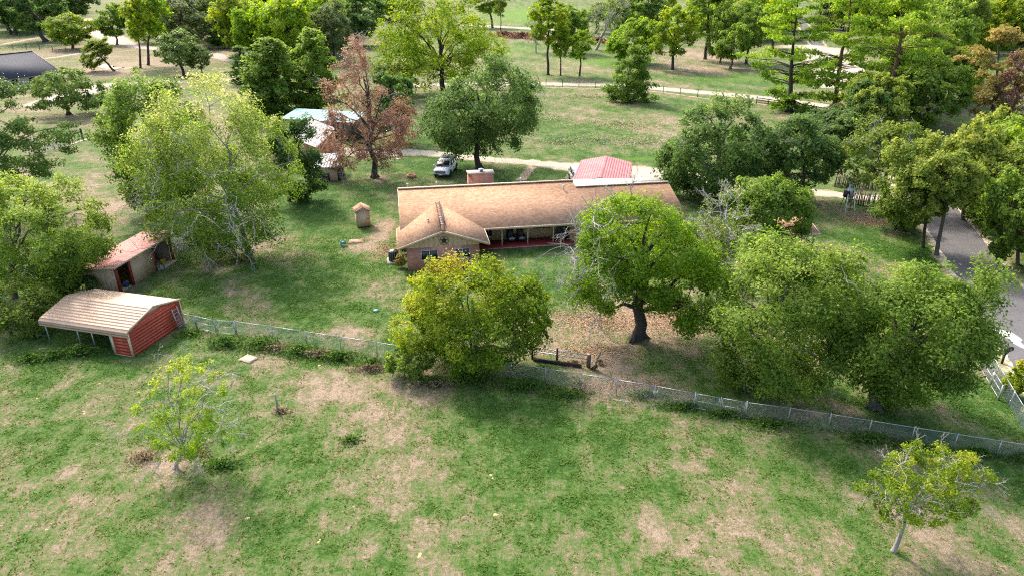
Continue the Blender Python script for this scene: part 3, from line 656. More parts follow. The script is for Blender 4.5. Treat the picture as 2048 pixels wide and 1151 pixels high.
hero('evergreen_tree', 'dark upright evergreen between the mottled pale tree and the firewood shed', (-26.56, 78.06, 1.42, 5.07, 3.16, 4.87), 47, .22, nclump=120, nleaf=17000, size=.28, leaf_m='leaf_dark', clump_r=.2, tops=.12, low=-.95, shell=.85)
hero('elm_tree', 'yellow-green spreading tree leaning over the red roofed shed at left edge', (-41.72, 51.58, 3.32, 5.16, 5.77, 5.12), 53, .24, nclump=200, nleaf=42000, size=.20, leaf_m='leaf_mid', bark_m='bark', clump_r=.15, tops=.55, low=-1.1, hue=lambda q: -.12 + 0 * q[:, 0], shell=.8, limbs=12)
hero('pine_tree', 'tall pine with tufted dark boughs at the left edge above the dirt', (-57.23, 72.95, 2.85, 9.56, 6.49, 6.38), 59, .3, nclump=95, nleaf=24000, size=.24, leaf_m='leaf_cedar', clump_r=.17, flat=.42, tops=.25, low=-1.2, limbs=16, hue=lambda q: -.1 + 0 * q[:, 0])
hero('cypress_tree', 'dead rusty brown cypress with dark trunk behind the house chimney', (-18.29, 88.2, -0.15, 9.74, 6.49, 7.98), 61, .42, nclump=230, nleaf=21000, size=.22, leaf_m='leaf_rust', subs=[(-.12,0,.78,.26),(-.2,0,.48,.36),(-.4,.1,.12,.42),(.18,-.1,.1,.36),(.5,0,-.22,.46),(-.42,-.1,-.4,.42),(.15,.1,-.55,.45)], bark_m='bark_dark', clump_r=.12, tops=.3, low=-.95, shell=.6, limbs=18, bare=70, bare_r=.03, bare_len=(.14,.28))
hero('oak_tree', 'round dark green oak behind the white car and brick chimney', (-4.64, 92.71, 0.17, 8.24, 8.74, 6.39), 67, .42, nclump=200, nleaf=34000, size=.32, leaf_m='leaf_dark', bark_m='bark_dark', clump_r=.16, tops=.28, low=-.85, shell=.8, limbs=12, bare=5)
hero('pecan_tree', 'wide airy yellow-green pecan with dark forked trunk at top centre', (-14.94, 153.8, -1.41, 11.9, 15.07, 9.54), 71, .62, nclump=240, nleaf=26000, size=.46, leaf_m='leaf_yellow', bark_m='bark_dark', clump_r=.14, tops=.1, low=-.7, shell=.55, limbs=20, bare=10, bare_r=.05)
hero('cedar_tree', 'lone cone-shaped green cedar beside the white gravel lane', (23.3, 145.06, 1.26, 5.51, 5.73, 5.44), 73, .26, style='cone', nleaf=19000, size=.34, leaf_m='leaf_mid', flat=.55, tops=.3, hue=lambda q: -.3 + 0 * q[:, 0])
hero('oak_tree', 'big dark green oak right of the pink carport', (23.88, 78.06, 0.17, 6.3, 7.11, 5.83), 79, .42, nclump=210, nleaf=32000, size=.32, leaf_m='leaf_dark', bark_m='bark', clump_r=.16, tops=.30, low=-.9, shell=.85, bare=6)
hero('oak_tree', 'dark green oak spreading behind the white rail stand, right of the bigger oak', (34.6, 78.85, -1.36, 5.2, 5.12, 5.18), 83, .34, nclump=150, nleaf=22000, size=.32, leaf_m='leaf_dark', clump_r=.18, tops=.26, low=-.9, shell=.85)
hero('elm_tree', 'rounded grey-green tree beside the small porch, behind the pale lumpy tree', (24.52, 61.35, -0.22, 4.12, 4.2, 3.46), 89, .26, nclump=150, nleaf=24000, size=.25, leaf_m='leaf_mid', clump_r=.18, tops=.16, low=-.9, shell=.85)
hero('dead_tree', 'bleached leafless grey brush tree between two green trees right of the house', (19.16, 56.9, -0.59, 4.5, 2.96, 3.83), 97, .16, nclump=60, nleaf=1300, size=.2, leaf_m='leaf_olive', bark_m='dead_wood', clump_r=.2, tops=.2, low=-.9, bare=85, bare_r=.05, bare_len=(.2,.42))
hero('bush', 'grey scrub of bare twigs and thin leaves under the right side of the dead-limbed oak', (17.79, 56.9, 0.25, 2.56, 2.79, 2.37), 181, .05, cat='bush', nclump=60, nleaf=5200, size=.2, leaf_m='leaf_olive', clump_r=.2, tops=.2, low=-1, bare=50, bare_r=.03, bare_len=(.2,.4))
hero('juniper_bush', 'dark green conical juniper behind the pale lumpy tree', (27.96, 51.58, -0.47, 2.09, 2.03, 1.93), 101, .1, cat='bush', style='cone', nleaf=9000, size=.2, leaf_m='leaf_dark', flat=.7, tops=.1)
hero('elm_tree', 'slim tree with bare leaning trunk at the road edge', (41.0, 61.1, -1.27, 6.97, 3.46, 3.27), 103, .2, nclump=120, nleaf=15000, size=.28, leaf_m='leaf_olive', bark_m='bark', clump_r=.18, tops=.25, low=-.7)
hero('cedar_tree', 'low olive cedar left of the road with two dark trunks', (40.77, 63.06, -2.49, 6.81, 3.32, 4.56), 107, .16, nclump=120, nleaf=16000, size=.28, leaf_m='leaf_olive', bark_m='bark_dark', clump_r=.18, tops=.3, low=-.85, bare=5)
hero('juniper_bush', 'low green bush at the end of the near stake fence', (40.39, 67.77, -0.03, 1.66, 2.77, 1.48), 109, .08, cat='bush', nclump=70, nleaf=7000, size=.26, leaf_m='leaf_cedar', clump_r=.22, tops=.3, low=-.95)
hero('mesquite_tree', 'sparse tree with black forked trunk growing against the stake fence', (43.32, 76.54, -1.35, 6.41, 5.32, 3.56), 113, .3, nclump=110, nleaf=9500, size=.32, leaf_m='leaf_olive', bark_m='bark_dark', clump_r=.16, tops=.25, low=-.6, limbs=9, bare=22, bare_r=.04)
hero('pine_tree', 'tall bright pine with layered boughs beside the black board fence, leftmost of three', (53.59, 134.07, -2.16, 11.52, 9.69, 10.88), 127, .5, style='tier', nleaf=16000, size=.44, leaf_m='leaf_pine', bark_m='bark_dark', flat=.22, tops=.25, droop=-.02)
hero('pine_tree', 'tall pine with reddish trunk at the end of the black board fence, middle of three', (59.41, 128.19, -1.11, 13.87, 8.19, 10.43), 131, .5, style='tier', nleaf=14000, size=.44, leaf_m='leaf_pine', bark_m='bark_red', flat=.24, tops=.15)
hero('pine_tree', 'tall full pine in the woods, rightmost of the three tall bright pines', (66.03, 122.76, -0.78, 12.33, 8.71, 10.5), 137, .55, style='tier', nleaf=19000, size=.44, leaf_m='leaf_pine', bark_m='bark_red', flat=.34, tops=.2)
hero('cypress_tree', 'tan and yellow fading cypress in the woods beyond the road', (83.15, 119.37, -3.08, 9.29, 7.06, 7.34), 139, .4, style='tier', nleaf=11000, size=.45, leaf_m='leaf_tan', bark_m='bark', flat=.35, tops=.2)
hero('cypress_tree', 'rust orange dead tree at the right edge beyond the road', (84.34, 116.93, -0.17, 6.8, 4.16, 5.88), 149, .32, nclump=60, nleaf=6500, size=.42, leaf_m='leaf_rust', bark_m='bark_red', clump_r=.2, tops=.3, bare=12, bare_r=.06)
hero('elm_tree', 'flat-topped dark tree on the lawn left of the mottled pale tree', (-83.94, 131.07, 0.6, 4.92, 7.27, 3.53), 151, .34, nclump=110, nleaf=11000, size=.42, leaf_m='leaf_cedar', bark_m='bark_dark', clump_r=.17, tops=.3, low=-.4, limbs=12, flat=.5)
hero('bush', 'leafy bush with pale bare twigs on the wire fence line, left of the yellow-green tree', (-7.33, 39.45, 0.45, 1.22, 1.71, 0.91), 157, .06, cat='bush', nclump=50, nleaf=5200, size=.2, leaf_m='leaf_mid', clump_r=.22, tops=.3, low=-.95, bare=12, bare_r=.016)
hero('bush', 'rusty orange shrub at the brick corner of the house', (-10.23, 58.05, 0.09, 1.22, 0.64, 1.2), 163, .03, cat='bush', nclump=24, nleaf=1800, size=.16, leaf_m='leaf_tan', clump_r=.3, tops=.3, low=-1)
hero('bush', 'bright yellow-green low shrub between the right wire fence and the road', (32.73, 37.16, -0.23, 1.05, 0.8, 1.37), 167, .04, cat='bush', nclump=40, nleaf=4200, size=.16, leaf_m='leaf_yellow', clump_r=.26, tops=.35, low=-1)
hero('bush', 'dark shrub bank under the spreading tree, left of the tan carport', (-38.14, 45.57, 0.59, 1.91, 2.99, 2.22), 173, .06, cat='bush', nclump=70, nleaf=8000, size=.2, leaf_m='leaf_olive', clump_r=.22, tops=.2, low=-1, bare=14, bare_r=.02)
hero('bush', 'dark bush behind the red roofed shed, under the spreading tree', (-36.96, 53.15, 0.33, 0.83, 2.03, 0.81), 179, .05, cat='bush', nclump=40, nleaf=4200, size=.2, leaf_m='leaf_dark', clump_r=.24, tops=.15, low=-1)

# ---- kinds of which several stand about: one of each is built, the rest are copies
PROTO = {
 'oak':   (7.0, 5.0, 4.6, dict(r0=.34, nclump=110, nleaf=11500, size=.46, clump_r=.19, tops=.28, low=-.85, shell=.8, leaf_m='leaf_dark')),
 'round': (6.0, 4.6, 4.6, dict(r0=.26, nclump=120, nleaf=12000, size=.42, clump_r=.18, tops=.28, low=-.9, shell=.85, leaf_m='leaf_mid')),
 'airy':  (8.0, 4.6, 5.0, dict(r0=.30, nclump=110, nleaf=7500, size=.46, clump_r=.17, tops=.25, low=-.75, shell=.6, limbs=14, leaf_m='leaf_olive', bark_m='bark_dark')),
 'tall':  (9.5, 3.2, 4.4, dict(r0=.24, nclump=80, nleaf=5600, size=.42, clump_r=.2, bare_len=(.16, .30), tops=.25, low=-.8, shell=.65, limbs=10, leaf_m='leaf_olive', bark_m='bark_dark')),
 'cedar': (5.4, 4.2, 5.2, dict(r0=.24, style='cone', nleaf=11000, size=.40, flat=.5, tops=.28, leaf_m='leaf_cedar', bark_m='bark_dark')),
 'tier':  (6.4, 4.6, 5.6, dict(r0=.3, style='cone', nleaf=15000, size=.42, flat=.7, tops=.25, leaf_m='leaf_cedar', bark_m='bark_dark')),
 'bare':  (6.5, 3.8, 4.6, dict(r0=.26, nclump=60, nleaf=900, size=.4, clump_r=.22, tops=.25, low=-.6, limbs=12, leaf_m='leaf_grey', bark_m='bark_grey', bare=45, bare_r=.06)),
}
PM = {}
def proto(k):
    if k not in PM:
        cz, R, Rz, kw = PROTO[k]; kw = dict(kw); r0 = kw.pop('r0')
        PM[k] = tree_mesh(k, 200 + len(PM), 0, cz, R, Rz, r0, **kw)
    return PM[k]
_rng = random.Random(5)
def stand(name, label, T, kind, leaf_m=None, cat='tree', group=None, rot=None):
    X, Y, cx, cz, R, Rz = T
    pcz, pR, pRz, _ = PROTO[kind]
    t = thing(name, label, cat, (X, Y), 0, group)
    t.rotation_mode = 'XYZ'
    lean = math.atan2(cx, cz); s = R / pR
    t.rotation_euler = (0, lean, 0); t.scale = (s, s, (cz + Rz) / (pcz + pRz))
    a = _rng.uniform(0, 6.28) if rot is None else rot
    for nm, me in zip(('trunk', 'crown', 'dead_branches'), proto(kind)):
        if me is None: continue
        o = link(nm, me, t); o.rotation_euler = (0, 0, a)
        if nm == 'dead_branches': o['kind'] = 'stuff'
        if nm == 'crown' and leaf_m:
            o.material_slots[0].link = 'OBJECT'; o.material_slots[0].material = M[leaf_m]
    return t
S = stand
S('oak_tree', 'dark leaning oak at the far left beyond the slate roof', (-177.12, 274.63, -2.07, 10.93, 11.95, 9.7), 'oak')
S('oak_tree', 'large dark oak at the upper left corner behind the leaning oak', (-215.64, 315.16, 3.68, 10.25, 13.36, 9.61), 'oak')
S('oak_tree', 'dark oak at the upper edge between the leaning oak and the dirt lane', (-229.28, 383.53, 2.17, 10.41, 11.01, 10.62), 'oak')
S('oak_tree', 'round yellow-green tree between the slate roof and the dirt lane', (-152.18, 249.44, 0.85, 5.62, 8.58, 5.73), 'round', 'leaf_yellow')
S('oak_tree', 'leaning tree with bare dark trunk at the edge of the pinkish road', (-107.42, 191.89, -4.36, 5.58, 4.54, 3.39), 'tall', 'leaf_olive')
S('oak_tree', 'dark double-trunked tree in the bend of the dirt lane', (-144.17, 263.26, -0.24, 7.84, 5.4, 6.13), 'oak', 'leaf_mid')
S('cypress_tree', 'tall slender green cypress by the pinkish road, left one of a pair', (-103.43, 198.05, 1.86, 11.65, 4.2, 7.81), 'tall', 'leaf_yellow')
S('cypress_tree', 'tall slender green cypress by the pinkish road, right one of a pair', (-104.37, 204.6, 3.03, 12.51, 5.1, 8.74), 'tall', 'leaf_fresh')
S('cedar_tree', 'spreading green cedar in the middle of the upper left lawn', (-84.9, 183.3, -0.43, 6.02, 5.99, 5.48), 'airy', 'leaf_cedar')
S('cedar_tree', 'small thin-trunked tree on a pale patch beside the spreading cedar', (-80.35, 184.22, -0.21, 4.34, 3.35, 3.09), 'airy', 'leaf_cedar')
S('oak_tree', 'small dark rounded tree across the gravel lane, upper left', (-98.45, 249.44, -1.29, 4.4, 5.16, 3.95), 'oak')
S('oak_tree', 'grey-green hazy oak behind the pair of slender cypresses', (-115.09, 249.44, 1.85, 8.98, 10.23, 8.95), 'airy', 'leaf_grey')
S('oak_tree', 'hazy olive oak left of the yellow-topped tree at the upper edge', (-109.86, 266.95, 0.93, 9.98, 10.0, 9.09), 'airy', 'leaf_grey')
S('elm_tree', 'bright yellow-topped tree at the upper edge, left of the conifers', (-86.66, 228.33, 1.71, 12.51, 8.94, 6.6), 'round', 'leaf_yellow')
S('elm_tree', 'bright green tree behind the conifers at the upper edge', (-66.96, 205.73, 1.91, 10.8, 8.81, 8.46), 'round', 'leaf_fresh')
S('elm_tree', 'green tree with dark trunks above the conifers, right of the bright green one', (-63.04, 217.73, 2.35, 9.62, 7.84, 8.59), 'airy', 'leaf_fresh')
S('elm_tree', 'thin grey-green tree behind the top of the rusty cypress', (-51.92, 208.03, 0.67, 9.97, 5.71, 7.86), 'airy', 'leaf_grey')
S('cedar_tree', 'small dark pointed cedar left of the big conifers', (-64.04, 169.68, -0.31, 4.27, 4.35, 4.16), 'cedar', 'leaf_dark')
S('cedar_tree', 'broad green conifer, left one of the pair behind the teal roofed barn', (-43.15, 127.25, 0.59, 7.21, 6.93, 6.74), 'tier', 'leaf_mid')
S('cedar_tree', 'green conifer, right one of the pair behind the teal roofed barn', (-37.83, 130.09, 1.27, 7.96, 5.96, 7.17), 'tier', 'leaf_mid')
S('evergreen_tree', 'dark evergreen left of the pair of conifers behind the teal roofed barn', (-46.16, 126.33, 1.45, 5.56, 4.36, 5.19), 'cedar')
S('oak_tree', 'dark green tree behind the rusty cypress on its right side', (-18.25, 108.39, -0.2, 5.48, 4.09, 5.1), 'oak')
S('bush', 'grey-green shrub mass behind the rusty cypress, below the small lawn', (-26.25, 153.8, 0.62, 3.18, 4.73, 3.45), 'round', 'leaf_grey', 'bush')
S('oak_tree', 'dark oak at the upper edge left of the airy pecan', (-56.2, 259.67, 1.54, 10.39, 10.61, 7.42), 'oak')
S('sapling', 'thin young tree on the small green lawn beneath the airy pecan', (-30.95, 210.38, 0.52, 5.85, 3.06, 3.2), 'tall', 'leaf_fresh')
S('elm_tree', 'yellow-green tree at the upper edge behind the airy pecan', (-51.32, 305.19, 1.81, 10.23, 11.39, 7.76), 'airy', 'leaf_yellow')
S('elm_tree', 'yellow tree at the upper edge right of the airy pecan', (-9.18, 343.05, -1.62, 10.02, 8.71, 6.97), 'tall', 'leaf_yellow')
S('dead_tree', 'bare dark pole-like trunk in front of the far gravel road', (-4.76, 300.43, 0.19, 13.75, 3.35, 6.09), 'tall', 'leaf_olive')
S('oak_tree', 'thick-trunked tree with reddish vines beside the far gravel road', (7.92, 236.95, -0.47, 9.78, 3.56, 4.46), 'bare')
S('elm_tree', 'tall slim yellow-green tree on the far lawn, tallest of three in a row', (9.41, 185.14, -0.08, 14.52, 5.05, 4.48), 'tall', 'leaf_yellow')
S('sapling', 'slim tree on the far lawn, middle one of three in a row', (12.55, 183.3, -0.25, 8.55, 3.17, 3.81), 'tall', 'leaf_yellow')
S('sapling', 'slim olive tree on the far lawn, right one of three in a row', (17.39, 182.39, 0.07, 7.32, 3.54, 3.93), 'tall', 'leaf_fresh')
S('elm_tree', 'full green tree behind the row of three slim trees', (19.9, 234.01, -0.62, 7.8, 5.78, 6.91), 'round', 'leaf_mid')
S('dead_tree', 'leaning bleached dead tree on the far lawn', (28.58, 244.61, 5.21, 13.16, 7.06, 7.06), 'bare')
S('elm_tree', 'rounded yellow-topped tree behind the lone cone-shaped cedar', (38.06, 208.03, -3.27, 6.74, 7.47, 6.17), 'round', 'leaf_fresh')
S('elm_tree', 'ragged yellow-green tree with grey branches right of the lone cedar', (44.02, 194.93, -0.19, 8.72, 6.72, 8.41), 'airy', 'leaf_yellow')
S('oak_tree', 'tall dark tree behind the leaning dead tree', (40.87, 266.95, -0.28, 10.82, 6.81, 8.18), 'airy', 'leaf_mid')
S('oak_tree', 'tall dark-leaved tree at the upper edge between the two yellow-green trees', (52.73, 286.97, 0.25, 11.11, 6.62, 8.28), 'tall', 'leaf_dark')
S('oak_tree', 'tall tree with pale straight trunk at the far wood edge', (59.1, 219.01, -0.68, 14.4, 6.69, 7.81), 'tall', 'leaf_mid')
S('oak_tree', 'bushy green tree at the far wood edge, right of the pale straight trunk', (61.32, 210.38, 0.31, 8.79, 5.06, 7.61), 'round', 'leaf_mid')
S('oak_tree', 'dark bushy tree at the far wood edge with litter beneath', (60.39, 197.0, 0.02, 5.9, 4.65, 5.89), 'oak', 'leaf_mid')
S('oak_tree', 'broad green tree at the far wood edge beside the leftmost tall pine', (68.25, 208.03, -0.17, 9.1, 6.44, 8.09), 'airy', 'leaf_mid')
S('oak_tree', 'dark bush-like oak at the foot of the tall pines', (49.52, 109.44, -1.7, 2.67, 5.17, 2.51), 'oak')
S('oak_tree', 'dark green undergrowth oak below the middle tall pine', (51.92, 104.04, -0.01, 2.76, 3.99, 2.66), 'round', 'leaf_dark')
S('elm_tree', 'bright green undergrowth tree right of the rightmost tall pine', (70.51, 116.93, -0.68, 5.91, 5.85, 5.93), 'round', 'leaf_mid')
S('elm_tree', 'golden-green tree in the woods between the tall pine and the tan cypress', (88.72, 144.47, -0.06, 5.98, 6.62, 6.1), 'airy', 'leaf_yellow')
S('elm_tree', 'olive roadside tree whose shade falls across the road', (49.59, 71.26, -0.94, 6.22, 3.72, 4.9), 'round', 'leaf_olive')
S('elm_tree', 'yellow-green tree at the right edge overhanging the road, upper one', (57.1, 74.71, -1.49, 4.83, 3.35, 4.68), 'round', 'leaf_fresh')
S('elm_tree', 'dark-trunked green tree at the right edge beside the road', (47.34, 58.88, -1.63, 5.06, 2.99, 4.43), 'round', 'leaf_mid')
S('elm_tree', 'low leafy tree hiding the foot of the roadside wood', (51.36, 68.85, -0.36, 2.1, 2.64, 1.89), 'round', 'leaf_mid')
